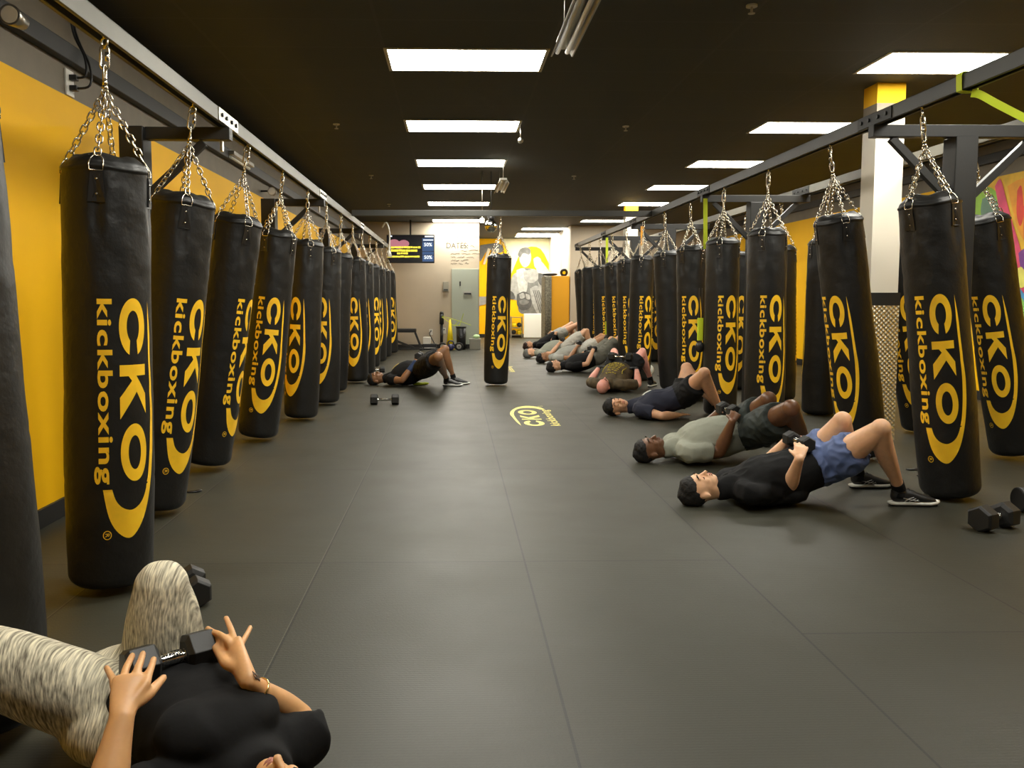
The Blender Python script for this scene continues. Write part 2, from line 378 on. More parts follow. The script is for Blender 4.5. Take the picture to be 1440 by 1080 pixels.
# floor material: rubber mats with joints
def floor_mat():
    m = bpy.data.materials.new('rubber_mats'); m.use_nodes = True; nt = m.node_tree; b = nt.nodes['Principled BSDF']
    L = nt.links.new; N = nt.nodes.new
    tc = N('ShaderNodeTexCoord'); sx = N('ShaderNodeSeparateXYZ'); L(tc.outputs['Object'], sx.inputs[0])
    def math_(op, a, b_=None, c=None):
        n = N('ShaderNodeMath'); n.operation = op
        for i, x in enumerate((a, b_, c)):
            if x is None: continue
            if isinstance(x, (int, float)): n.inputs[i].default_value = x
            else: L(x, n.inputs[i])
        return n.outputs[0]
    W_, LEN = .96, 2.12
    u = math_('DIVIDE', math_('SUBTRACT', sx.outputs[0], .335), W_)
    col = math_('FLOOR', u); fu = math_('SUBTRACT', u, col)
    du = math_('MULTIPLY', math_('MINIMUM', fu, math_('SUBTRACT', 1.0, fu)), W_)
    # joints across: shifted per strip
    par = math_('MODULO', math_('ADD', col, 100), 2)
    off = math_('MULTIPLY', math_('GREATER_THAN', u, 1.0), .87)
    v = math_('DIVIDE', math_('ADD', math_('SUBTRACT', sx.outputs[1], 3.84), off), LEN)
    fv = math_('FRACT', math_('ADD', v, 10)); dv = math_('MULTIPLY', math_('MINIMUM', fv, math_('SUBTRACT', 1.0, fv)), LEN)
    seam = math_('MAXIMUM', math_('LESS_THAN', du, .0045), math_('LESS_THAN', dv, .004))
    hl = math_('MULTIPLY', math_('LESS_THAN', u, -.5), math_('MULTIPLY', math_('GREATER_THAN', fu, .5), math_('MULTIPLY', math_('LESS_THAN', du, .008), math_('GREATER_THAN', du, .0038))))  # highlight painted as a lighter line along the left mat joints
    n1 = N('ShaderNodeTexNoise'); n1.inputs['Scale'].default_value = 2.2; n1.inputs['Detail'].default_value = 8; L(tc.outputs['Object'], n1.inputs['Vector'])
    n2 = N('ShaderNodeTexNoise'); n2.inputs['Scale'].default_value = 260; n2.inputs['Detail'].default_value = 2
    mp = N('ShaderNodeMapping'); mp.inputs['Scale'].default_value = (.35, 1, 1); L(tc.outputs['Object'], mp.inputs[0]); L(mp.outputs[0], n2.inputs['Vector'])
    # per-mat tone
    wn = N('ShaderNodeTexWhiteNoise'); wn.noise_dimensions = '2D'; cv = N('ShaderNodeCombineXYZ'); L(col, cv.inputs[0]); L(math_('FLOOR', math_('ADD', v, 10)), cv.inputs[1]); L(cv.outputs[0], wn.inputs['Vector'])
    tone = math_('ADD', math_('ADD', math_('MULTIPLY', n1.outputs[0], .35), math_('MULTIPLY', n2.outputs[0], .3)), math_('MULTIPLY', wn.outputs[0], .12))
    tone = math_('ADD', tone, .62)
    vm = N('ShaderNodeVectorMath'); vm.operation = 'SCALE'; vm.inputs[0].default_value = (.034, .0335, .0225); L(tone, vm.inputs['Scale'])
    mx = N('ShaderNodeMix'); mx.data_type = 'RGBA'; L(seam, mx.inputs[0]); L(vm.outputs[0], mx.inputs[6]); mx.inputs[7].default_value = (.010, .009, .008, 1)
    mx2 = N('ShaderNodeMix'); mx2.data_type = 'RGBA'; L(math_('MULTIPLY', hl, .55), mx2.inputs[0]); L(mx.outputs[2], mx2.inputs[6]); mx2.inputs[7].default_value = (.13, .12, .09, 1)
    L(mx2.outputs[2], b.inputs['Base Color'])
    b.inputs['Specular IOR Level'].default_value = .45
    rr = math_('ADD', math_('MULTIPLY', n1.outputs[0], .18), .42); L(rr, b.inputs['Roughness'])
    wv = N('ShaderNodeTexWave'); wv.inputs['Scale'].default_value = 22; wv.bands_direction = 'Y'; L(tc.outputs['Object'], wv.inputs['Vector'])
    bp = N('ShaderNodeBump'); bp.inputs['Strength'].default_value = .35; bp.inputs['Distance'].default_value = .0022
    L(math_('SUBTRACT', math_('ADD', math_('MULTIPLY', wv.outputs['Fac'], .25), n2.outputs[0]), math_('MULTIPLY', seam, 1.5)), bp.inputs['Height']); L(bp.outputs[0], b.inputs['Normal'])
    return m
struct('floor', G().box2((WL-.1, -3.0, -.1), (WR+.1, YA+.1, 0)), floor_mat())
def ceil_mat():
    m = bpy.data.materials.new('ceiling_tiles'); m.use_nodes = True; nt = m.node_tree; b = nt.nodes['Principled BSDF']
    L = nt.links.new; N = nt.nodes.new
    tc = N('ShaderNodeTexCoord'); mp = N('ShaderNodeMapping'); mp.inputs['Location'].default_value = (.51+1.22*4, -6.23+.61*20, 0); L(tc.outputs['Object'], mp.inputs[0])
    br = N('ShaderNodeTexBrick'); br.offset = 0; br.inputs['Scale'].default_value = 1; br.inputs['Brick Width'].default_value = 1.22; br.inputs['Row Height'].default_value = .61
    br.inputs['Mortar Size'].default_value = .012; br.inputs['Mortar Smooth'].default_value = .1
    br.inputs['Color1'].default_value = (.035, .039, .040, 1); br.inputs['Color2'].default_value = (.031, .035, .036, 1); br.inputs['Mortar'].default_value = (.043, .047, .047, 1)
    L(mp.outputs[0], br.inputs['Vector']); L(br.outputs['Color'], b.inputs['Base Color'])
    b.inputs['Roughness'].default_value = .75
    n = N('ShaderNodeTexNoise'); n.inputs['Scale'].default_value = 90; L(tc.outputs['Object'], n.inputs['Vector'])
    bp = N('ShaderNodeBump'); bp.inputs['Strength'].default_value = .4; bp.inputs['Distance'].default_value = .003; L(n.outputs[0], bp.inputs['Height']); L(bp.outputs[0], b.inputs['Normal'])
    return m
struct('ceiling', G().box2((WL-.1, -3.0, CEIL), (WR+.1, YA+.1, CEIL+.1)), ceil_mat())
# left wall: yellow up to 2.42, taupe above; black baseboard
struct('wall_left', G().box2((WL-.12, -3.0, 0), (WL, YB+.1, 2.42), 0).box2((WL-.12, -3.0, 2.42), (WL, YB+.1, CEIL), 1), [M_yellow, M_taupe])
struct('baseboard_left', G().box2((WL, -3.0, 0), (WL+.02, YB, .105)), M_black, .003)
struct('trim_left', G().box2((WL, -3.0, 2.60), (WL+.06, YB, 2.70)), M_blacksteel, .005)
struct('wall_right', G().box2((WR, -3.0, 0), (WR+.12, 21.3, 2.67), 0).box2((WR, -3.0, 2.67), (WR+.12, 21.3, CEIL), 1), [M_yellow, M_taupe])
struct('baseboard_right', G().box2((WR-.02, -3.0, 0), (WR, 21.2, .11)), M_black, .003)
struct('trim_right', G().box2((WR-.06, -3.0, 2.84), (WR, 21.2, 2.95)), M_blacksteel, .005)
# back wall left of the alcove
xa = aty(674, 400, YB).x
struct('wall_back', G().box2((WL-.1, YB, 0), (xa, YB+.14, CEIL)), M_beige)
struct('baseboard_back', G().box2((WL+.02, YB-.02, 0), (xa, YB, .10)), M_black, .003)
struct('wall_alcove_left', G().box2((xa-.12, YB+.14, 0), (xa, YA, CEIL)), M_beige)
xb = aty(802, 400, 21.2).x
struct('wall_back_right', G().box2((xb, 21.2, 0), (WR+.1, 21.34, CEIL)), M_beige)
struct('wall_alcove_right', G().box2((xb, 21.34, 0), (xb+.12, YA, CEIL)), M_white)
struct('wall_alcove', G().box2((xa-.2, YA, 0), (xb+.2, YA+.12, CEIL)), M_yellow)
struct('baseboard_alcove', G().box2((xa, YA-.02, 0), (xb, YA, .10)), M_black, .003)
struct('wall_behind', G().box2((WL-.1, -3.1, 0), (WR+.1, -3.0, CEIL)), M_beige)
# ceiling bulkhead across the back
# pillars
M_diamond = None
def diamond_mat():
    m = bpy.data.materials.new('diamond_plate'); m.use_nodes = True; nt = m.node_tree; b = nt.nodes['Principled BSDF']; L = nt.links.new; N = nt.nodes.new
    b.inputs['Base Color'].default_value = (.80, .74, .58, 1); b.inputs['Metallic'].default_value = 1; b.inputs['Roughness'].default_value = .38
    tc = N('ShaderNodeTexCoord'); sp_x = N('ShaderNodeSeparateXYZ'); L(tc.outputs['Object'], sp_x.inputs[0]); ad_ = N('ShaderNodeMath'); L(sp_x.outputs[0], ad_.inputs[0]); L(sp_x.outputs[1], ad_.inputs[1]); cb_ = N('ShaderNodeCombineXYZ'); L(ad_.outputs[0], cb_.inputs[0]); L(sp_x.outputs[2], cb_.inputs[1]); mp = N('ShaderNodeMapping'); mp.inputs['Rotation'].default_value = (0, 0, PI/4); mp.inputs['Scale'].default_value = (34, 34, 1); L(cb_.outputs[0], mp.inputs[0])
    ck = N('ShaderNodeTexVoronoi'); ck.voronoi_dimensions = '2D'; ck.inputs['Randomness'].default_value = 0; ck.inputs['Scale'].default_value = 1; L(mp.outputs[0], ck.inputs['Vector'])
    bp = N('ShaderNodeBump'); bp.inputs['Strength'].default_value = 1; bp.inputs['Distance'].default_value = .01; bp.invert = True; L(ck.outputs['Distance'], bp.inputs['Height']); L(bp.outputs[0], b.inputs['Normal'])
    return m
MD = diamond_mat()
def pillar(x0, y0, x1, y1):
    g = G(); g.box2((x0, y0, 0), (x1, y1, 2.80), 0); g.box2((x0, y0, 2.80), (x1, y1, 2.90), 1); g.box2((x0, y0, 2.90), (x1, y1, CEIL), 2)
    e = .012; g.box2((x0-e, y0-e, 0), (x1+e, y1+e, 1.18), 3); e = .016; g.box2((x0-e, y0-e, 1.18), (x1+e, y1+e, 1.29), 4)
    return g
for i, (x0, y0) in enumerate(((3.61, 7.13), (3.42, 16.55))):
    struct('column_%d' % (i+1), pillar(x0, y0, x0+.245, y0+.235), [M_white, M_taupe, M_yellow, MD, M_black], 0)

# ------------------------------------------------------------------ ceiling lights
M_diff = mat('light_diffuser', (.9, .88, .8), .5, emit=28.0, ecol=(1, .965, .86))
M_frame = mat('light_frame', (.55, .53, .48), .5)
LP = []
def make_light():
    t = thing('ceiling_light', 'x', 'ceiling light')
    G().box2((-.612, -.305, -.008), (-.585, .305, 0)).box2((.585, -.305, -.008), (.612, .305, 0)).box2((-.585, -.305, -.008), (.585, -.28, 0)).box2((-.585, .28, -.008), (.585, .305, 0)).build('frame', M_frame, t)
    G().box2((-.585, -.28, -.005), (.585, .28, -.001)).build('diffuser', M_diff, t)
    return t
LT = make_light(); first = True
ys = [3.79, 6.23, 8.69, 11.13, 13.55, 16.02, 20.3]
rows = [(.10, ys, 'row of panels over the aisle'), (3.86, ys, 'row of panels over the right side')]
for cx, yy, nm in rows:
    for i, y in enumerate(yy):
        if y > 20 : y = 19.62
        t = LT if first else copy_tree(LT)
        first = False
        t.location = (cx if i < 6 or cx < 1 else 3.66, y+.305, CEIL)
        t['label'] = '%s bright ceiling panel from the camera in the %s' % (ordn(i), nm); t['group'] = nm
t = copy_tree(LT); t.location = (.10, 1.35+.305, CEIL); t['group'] = 'row of panels over the aisle'; t['label'] = 'bright ceiling panel over the near end of the aisle, above the woman in leggings'
for i, (x, y) in enumerate(((2.42, 22.2), (2.42, 24.1), (2.45, 24.95))):
    t = copy_tree(LT); t.location = (x, y, CEIL); t['group'] = 'panels in the alcove'
    t['label'] = ['nearest bright panel in the alcove ceiling at the back', 'second bright panel in the alcove ceiling behind the first', 'small bright panel close above the boxer mural, left one', 'small bright panel close above the boxer mural, right one'][i]

# ------------------------------------------------------------------ rails and frames
def make_rail(name, x, z, y0, y1, label, joints, m, jm):
    t = thing(name, label, 'rail', (x, y0, z))
    g = G(); L = y1-y0; w, h = .075, .085
    # open-bottomed channel
    g.box2((-w/2, 0, .035), (-w/2+.006, L, .035+h)).box2((w/2-.006, 0, .035), (w/2, L, .035+h)).box2((-w/2, 0, .035+h-.006), (w/2, L, .035+h))
    g.box2((-w/2+.006, 0, .035), (-.018, L, .041)).box2((.018, 0, .035), (w/2-.006, L, .041))
    g.build('channel', m, t, .002)
    for j in joints:
        g = G(); e = w/2+.007
        g.box2((-e, j-y0-.22, .038), (-w/2+.0005, j-y0+.22, .035+h-.004)).box2((w/2-.0005, j-y0-.22, .038), (e, j-y0+.22, .035+h-.004))
        p = g.build('joint_plate', jm, t, .001)
        for q in (-.16, -.06, .06, .16):
          for sgn in (-1, 1): G().cyl((sgn*(e-.002), j-y0+q, .078), (sgn*(e+.01), j-y0+q, .078), .013, 6, smooth=False).build('bolt', M_plasticb, p)
    return t
LJ = [5.35, 9.15, 13.0, 16.8]; RJ = [5.53, 9.3, 12.95, 15.5, 18.9]
make_rail('bag_rail', RAILL, ZL, 1.2, 18.9, 'long grey steel rail carrying the punching bags on the left', LJ, M_railpaint, M_steel)
make_rail('bag_rail', RAILR, ZR, 1.6, 19.1, 'long dark steel rail carrying the inner row of bags on the right', RJ, M_raildark, M_blacksteel)
make_rail('bag_rail', RAILO, ZR, 1.6, 19.1, 'pale steel rail carrying the outer row of bags near the right wall', [9.3, 15.5], M_railpaint, M_blacksteel)
# nuts on top of rails
for i, y in enumerate(LJ):
    t = thing('wall_bracket', '%s black steel post and arm from the camera holding up the left rail' % ordn(i), 'bracket', (-2.0, y, 0), group='frames along the left wall')
    G().box2((-.075, -.075, 0), (.075, .075, ZL+.03)).build('post', M_blacksteel, t, .006)
    G().box2((.075, -.037, ZL-.045), (.60, .037, ZL+.032)).build('arm', M_blacksteel, t, .004)
    G().bar((.06, 0, ZL-.40), (.43, 0, ZL-.06), .05, .045, up=V((0, 1, 0))).build('brace', M_blacksteel, t, .003)
    G().box2((.53, -.005, ZL-.11), (.545, .03, ZL-.04)).build('tab', M_steel, t)
for i, y in enumerate(RJ):
    xm = (RAILR+RAILO)/2
    t = thing('bag_stand', '%s black steel T-shaped stand from the camera between the two right rails' % ordn(i), 'stand', (xm, y, 0), group='frames between the right rails')
    h = (RAILO-RAILR)/2+.06
    G().box2((-.075, -.075, 0), (.075, .075, ZR-.045)).box2((-.13, -.13, 0), (.13, .13, .012)).build('post', M_blacksteel, t, .006)
    G().box2((-h, -.037, ZR-.045), (h, .037, ZR+.034)).build('arm', M_blacksteel, t, .004)
    for s in (-1, 1): G().bar((s*.07, 0, ZR-.44), (s*.47, 0, ZR-.05), .05, .045, up=V((0, 1, 0))).build('brace', M_blacksteel, t, .003)
t = tag(G().box2((RAILL+.04, 11.68, ZR+.03), (RAILR-.04, 11.76, ZR+.11)).build('cross_beam', M_raildark, None, .004), 'dark steel beam crossing the aisle between the left and right rails', 'beam')

# ------------------------------------------------------------------ floor logos
def floor_logo(c, sc, label):
    vs, fs = logo_geo(lambda s, t: (-(s)*sc*1.15, (t-1.04)*sc, .003), .2, 1)
    # thin printed layer
    bm = bmesh.new(); bv = [bm.verts.new(p) for p in vs]
    for f in fs:
        try: bm.faces.new([bv[i] for i in f])
        except ValueError: pass
    bmesh.ops.rotate(bm, verts=bm.verts, matrix=Matrix.Identity(3))
    me = bpy.data.meshes.new('floor_logo')
    bmesh.ops.recalc_face_normals(bm, faces=bm.faces); bm.to_mesh(me); bm.free(); me.materials.append(M_logoF)
    o = bpy.data.objects.new('floor_logo', me); C.objects.link(o); o.location = c
    tag(o, label, 'floor marking', 'yellow logos printed on the mats')
floor_logo(atz(744, 584, 0), 1.5, 'pale yellow logo printed on the mats in the middle of the aisle')
floor_logo(atz(701, 518, 0), 1.5, 'pale yellow logo printed on the mats, mostly hidden behind the lone hanging bag')

# ------------------------------------------------------------------ people toolkit
def tube_rings(pts, sub=4, seg=20, up=None, round0=True, round1=True):
    """pts: (Vector, rw, rh); smooth tube with elliptical section, rw sideways, rh along up"""
    up = V(up) if up is not None else V((0, 0, 1))
    P = [tuple(p[0])+(p[1], p[2] if len(p) > 2 else p[1]) for p in pts]
    Q = catmull(P, sub) if len(P) > 2 else [tuple(P[0][k]+(P[1][k]-P[0][k])*i/6 for k in range(5)) for i in range(7)]
    c = [V(q[:3]) for q in Q]; n = len(c); T = []
    for i in range(n): T.append((c[min(i+1, n-1)]-c[max(i-1, 0)]).normalized())
    rings = []; prevs = None
    def ringat(p, t, rw, rh):
        nonlocal prevs
        sd = t.cross(up)
        if sd.length < .15: sd = prevs if prevs is not None else t.orthogonal()
        elif prevs is not None and sd.dot(prevs) < 0: sd = -sd
        sd = (sd-t*sd.dot(t)).normalized(); prevs = sd; u = sd.cross(t)
        return [p+sd*rw*math.cos(2*PI*j/seg)+u*rh*math.sin(2*PI*j/seg) for j in range(seg)]
    if round0:
        r = min(Q[0][3], Q[0][4])
        for a in (.12, .45, .8): rings.append(ringat(c[0]-T[0]*r*math.cos(a*PI/2)*.9, T[0], Q[0][3]*math.sin(a*PI/2), Q[0][4]*math.sin(a*PI/2)))
    for i in range(n): rings.append(ringat(c[i], T[i], Q[i][3], Q[i][4]))
    if round1:
        r = min(Q[-1][3], Q[-1][4])
        for a in (.8, .45, .12): rings.append(ringat(c[-1]+T[-1]*r*math.cos(a*PI/2)*.9, T[-1], Q[-1][3]*math.sin(a*PI/2), Q[-1][4]*math.sin(a*PI/2)))
    return rings
class Flesh:
    def __init__(s): s.g = G()
    def tube(s, pts, **k): s.g.loft(tube_rings(pts, **k)); return s
    def cap(s, a, b, r0, r1=None, **k): r1 = r0 if r1 is None else r1; return s.tube([(V(a), r0), (V(b), r1)], **k)
    def ell(s, c, ax, seg=20, nv=12):
        """ax: three vectors (semi-axes)"""
        b = G(); b.ball((0, 0, 0), 1, 0, seg, nv); ax = [V(a) for a in ax]; c = V(c)
        s.g.add([c+ax[0]*p[0]+ax[1]*p[1]+ax[2]*p[2] for p in b.v], b.f, 0, True); return s
def flesh_build(fl, name, mats, parent, voxel=.008, smooth=6, matfn=None, noisefn=None, label=None, floor=True, org=None):
    me0 = fl.g.mesh('tmp', mats[0]); o = bpy.data.objects.new(name, me0); C.objects.link(o)
    bm = bmesh.new(); bm.from_mesh(me0); bmesh.ops.recalc_face_normals(bm, faces=bm.faces); bm.to_mesh(me0); bm.free()
    r = o.modifiers.new('r', 'REMESH'); r.mode = 'VOXEL'; r.voxel_size = voxel; r.use_smooth_shade = True
    sm = o.modifiers.new('s', 'SMOOTH'); sm.factor = .5; sm.iterations = smooth
    dg = bpy.context.evaluated_depsgraph_get(); me = bpy.data.meshes.new_from_object(o.evaluated_get(dg))
    me.name = name
    o.modifiers.clear(); o.data = me; bpy.data.meshes.remove(me0)
    me.materials.clear()
    for m in mats: me.materials.append(m)
    ox = org if org is not None else V((0, 0, 0))
    if noisefn or floor or ox.length:
        nrm = [v.normal.copy() for v in me.vertices]
        for v, n in zip(me.vertices, nrm):
            if noisefn: v.co += n*noisefn(v.co, n)
            if floor and v.co.z < .004: v.co.z = .004+max(-.003, (v.co.z-.004)*.02)
    if matfn and len(mats) > 1:
        for p in me.polygons:
            p.material_index = matfn(p.center)
    for p in me.polygons: p.use_smooth = True
    if ox.length:
        for v in me.vertices: v.co -= ox
    me.update()
    if parent is not None: o.parent = parent
    if label: o['label'] = label
    return o
def fold(amp=.004, sc=14, axis=(1, 1, 1)):
    ax = V(axis)
    def f(p, n):
        q = V((p.x*ax.x, p.y*ax.y, p.z*ax.z))*sc
        w = noise.noise(q+V((3.1, 1.7, .4)))
        return amp*(1-abs(w)*2.4)*.8
    return f

M_lip = mat('lip_pink', (.42, .16, .11), .5)
M_lipd = mat('lip_brown', (.12, .045, .03), .5)
def add_head(F, c, cd, fd, s=1.0):
    """c centre, cd crown->chin direction, fd face direction"""
    cd = V(cd).normalized(); fd = V(fd); fd = (fd-cd*fd.dot(cd)).normalized(); sd = cd.cross(fd)
    def P(a, f, w=0): return V(c)+(cd*a+fd*f+sd*w)*s
    E = lambda a, f, w, ra, rf, rw: F.ell(P(a, f, w), (cd*ra*s, fd*rf*s, sd*rw*s))
    E(-.012, -.004, 0, .100, .094, .075)
    E(.030, .022, 0, .078, .062, .064)
    E(.068, .034, 0, .050, .056, .050)
    E(.094, .062, 0, .022, .024, .028)          # chin
    for w in (-1, 1):
        E(.038, .058, w*.034, .026, .024, .020)  # cheeks
        E(.070, .005, w*.044, .034, .032, .014)  # jaw corner
        E(.014, .070, w*.031, .011, .013, .015)  # closed eye
        E(.022, -.014, w*.078, .032, .018, .009)  # ear
        E(.014, -.020, w*.079, .018, .010, .007)
        E(.046, .092, w*.012, .008, .008, .008)  # nostril wing
    F.tube([(P(-.010, .082, -.04), .009), (P(-.014, .090, 0), .010), (P(-.010, .082, .04), .009)], seg=10)
    F.tube([(P(.004, .084), .009, .009), (P(.024, .098), .009, .009), (P(.044, .110), .011, .011)], seg=12)
    F.tube([(P(.066, .080, -.022), .005), (P(.064, .091, 0), .007), (P(.066, .080, .022), .005)], seg=10)
    F.tube([(P(.077, .078, -.019), .005), (P(.077, .088, 0), .008), (P(.077, .078, .019), .005)], seg=10)
    return P, cd, fd, sd
def face_bits(root, P, cd, fd, sd, s, browm, lipm=None):
    for w in (-1, 1):
        g = G(); g.pipe([P(-.016, .084, w*.047), P(-.021, .095, w*.032), P(-.017, .0985, w*.014)], [.0026*s, .0048*s, .0032*s], 6); g.build('eyebrow', browm, root)
        g = G(); g.pipe([P(.020, .079, w*.043), P(.022, .085, w*.031), P(.020, .081, w*.018)], [.0014*s, .0028*s, .0014*s], 6); g.build('eyelash', browm, root)
    for a_, f_ in ((.0655, .0935), (.0775, .0915)):
        G().pipe([P(a_, f_-.011, .020), P(a_-.001, f_-.001, .010), P(a_, f_+.0015, 0), P(a_-.001, f_-.001, -.010), P(a_, f_-.011, -.020)], [.0015*s, .0045*s, .0055*s, .0045*s, .0015*s], 8).build('lip', lipm or M_lip, root)
def hand_tubes(F, wrist, d, n, side, curl=(.5, .5, .5, .5), spread=.12, s=1.0, thumb=(.6, .35), fat=1.0):
    """d: direction wrist->knuckles, n: back-of-hand normal, side: +1/-1 where the thumb sits along d x n"""
    d = V(d).normalized(); n = V(n); n = (n-d*n.dot(d)).normalized(); w = d.cross(n)*side; W = V(wrist)
    F.tube([(W, .026*s*fat, .018*s*fat), (W+d*.035*s, .034*s, .016*s), (W+d*.085*s, .040*s, .013*s)], up=n, seg=16)
    lens = ((.043, .026, .021), (.048, .030, .022), (.044, .028, .021), (.034, .021, .018))
    for i in range(4):
        off = (.030-.020*i)*s; p = W+d*(.086-.004*abs(i-1))*s+w*off
        ang = spread*(1.2-i*.8); fd = (d*math.cos(ang)+w*math.sin(ang)).normalized(); c = curl[i] if isinstance(curl, (tuple, list)) else curl
        pts = [(p-fd*.012*s, .0095*s)]
        a = 0
        for k, l in enumerate(lens[i]):
            a += c*(.75, 1.1, .8)[k]
            v = (fd*math.cos(a)-n*math.sin(a)); p = p+v*l*s
            pts.append((p, (.0088, .0080, .0066)[k]*s))
        F.tube(pts, seg=10, sub=3, up=w)
    ta, tb = thumb
    p0 = W+d*.022*s+w*.024*s; v1 = (d*math.cos(ta)+w*math.sin(ta)-n*tb).normalized(); v2 = (d*math.cos(ta*.5)+w*math.sin(ta*.5)-n*(tb+.3)).normalized()
    F.tube([(p0, .013*s), (p0+v1*.042*s, .0105*s), (p0+v1*.042*s+v2*.030*s, .0095*s), (p0+v1*.042*s+v2*.052*s, .0075*s)], seg=10, sub=3, up=n)

# dumbbells -----------------------------------------------------------------
def make_dumbbell(label, loc, rz=0, ry=0, s=1.0, roll=0, group=None, chrome=True, r=.062, L=.30):
    t = thing('dumbbell', label, 'dumbbell', loc, 0, group)
    t.rotation_mode = 'QUATERNION'; t.rotation_quaternion = Quaternion((0, 0, 1), rz) @ Quaternion((0, 1, 0), ry) @ Quaternion((1, 0, 0), roll)
    R = r*s; h = L*s/2
    for sg in (-1, 1):
        g = G(); rings = []
        for x, f in ((h-.085*s, .70), (h-.075*s, 1.0), (h-.012*s, 1.0), (h, .84), (h+.0005, .5)):
            rings.append([V((sg*x, R*f*math.cos(PI*j/3+PI/6), R*f*math.sin(PI*j/3+PI/6))) for j in range(6)])
        g.loft(rings, 0, False); g.build('weight', M_rubber, t, .002)
    g = G(); q = h-.07*s
    g.pipe([(-q, 0, 0), (-q*.9, 0, 0), (-q*.7, 0, 0), (-q*.3, 0, 0), (0, 0, 0), (q*.3, 0, 0), (q*.7, 0, 0), (q*.9, 0, 0), (q, 0, 0)], [a*s for a in (.019, .017, .0135, .0155, .017, .0155, .0135, .017, .019)], 16)
    for k in range(-4, 5): g.ring((k*.009*s, 0, 0), (1, 0, 0), .0165*s, .0012*s, 0, 16, 5)
    g.build('handle', M_chrome, t); return t

# shoe ----------------------------------------------------------------------
def shoe(root, heel, toe, upm, solem, outm, mark=None, markm=None, pair=''):
    """heel, toe: points on the floor under the shoe"""
    heel, toe = V(heel), V(toe); d = toe-heel; L = d.length; d.normalize(); up = V((0, 0, 1)); tilt = d.z
    w = d.cross(up).normalized(); u = w.cross(d).normalized()
    def P(x, y, z): return heel+d*x*L/.30+w*y+u*z
    out = [(0, .0), (.004, .022), (.03, .033), (.10, .033), (.17, .041), (.23, .045), (.275, .034), (.298, .012), (.30, 0), (.297, -.012), (.275, -.032), (.23, -.042), (.17, -.036), (.10, -.029), (.03, -.031), (.004, -.02)]
    def ringz(z, f=1.0): return [P(.15+(x-.15)*f, y*f, z+(.010*max(0, (x-.22)/.08)**2 if z < .05 else 0)) for x, y in out]
    s = thing('shoe_tmp', '', ''); bpy.data.objects.remove(s)
    e = G().loft([ringz(.001, .97), ringz(.011, 1.02), ringz(.0125, .99)], 0, False).build('outsole', outm, root, .001)
    e = G().loft([ringz(.012, 1.02), ringz(.017, 1.04), ringz(.024, 1.03), ringz(.027, .97)], 0, True).build('midsole', solem, root)
    F = Flesh()
    F.tube([(P(.036, 0, .062), .032, .038), (P(.09, 0, .062), .036, .040), (P(.15, 0, .053), .039, .034), (P(.21, .002, .042), .043, .025), (P(.262, .002, .034), .034, .017)], up=u, seg=20)
    F.tube([(P(.056, 0, .05), .032, .042), (P(.054, 0, .098), .036, .046)], up=d, seg=18, round1=False)
    F.tube([(P(.09, 0, .092), .020, .016), (P(.14, 0, .084), .020, .012)], up=u, seg=12)
    flesh_build(F, 'shoe_upper', [upm], root, .006, 3, floor=False)
    g = G()
    for k in range(5):
        x = .112+.02*k; zz = .101-.0105*k
        g.pipe([P(x, -.020, zz-.004), P(x+.004, 0, zz+.004), P(x, .020, zz-.004)], .0022, 6)
    g.build('laces', M_plasticb, root)
    if mark:
        for side in (-1, 1):
            g = G()
            for pl in mark:
                g.pipe([P(x, side*(y), z) for x, y, z in pl], .0022, 6)
            g.build('side_mark', markm, root)
MARK_STRIPES = [[(.075, .039, .035), (.10, .041, .052), (.13, .037, .060)], [(.10, .039, .034), (.125, .041, .046), (.15, .034, .055)], [(.06, .037, .055), (.11, .042, .045), (.16, .040, .038)], [(.13, .041, .032), (.15, .040, .042), (.165, .033, .050)]]
MARK_TICK = [[(.19, .043, .034), (.14, .042, .036), (.10, .040, .036), (.075, .038, .045)], [(.10, .0405, .038), (.13, .0425, .038), (.17, .0435, .036)], [(.10, .0405, .034), (.13, .0425, .034), (.17, .0435, .034)]]

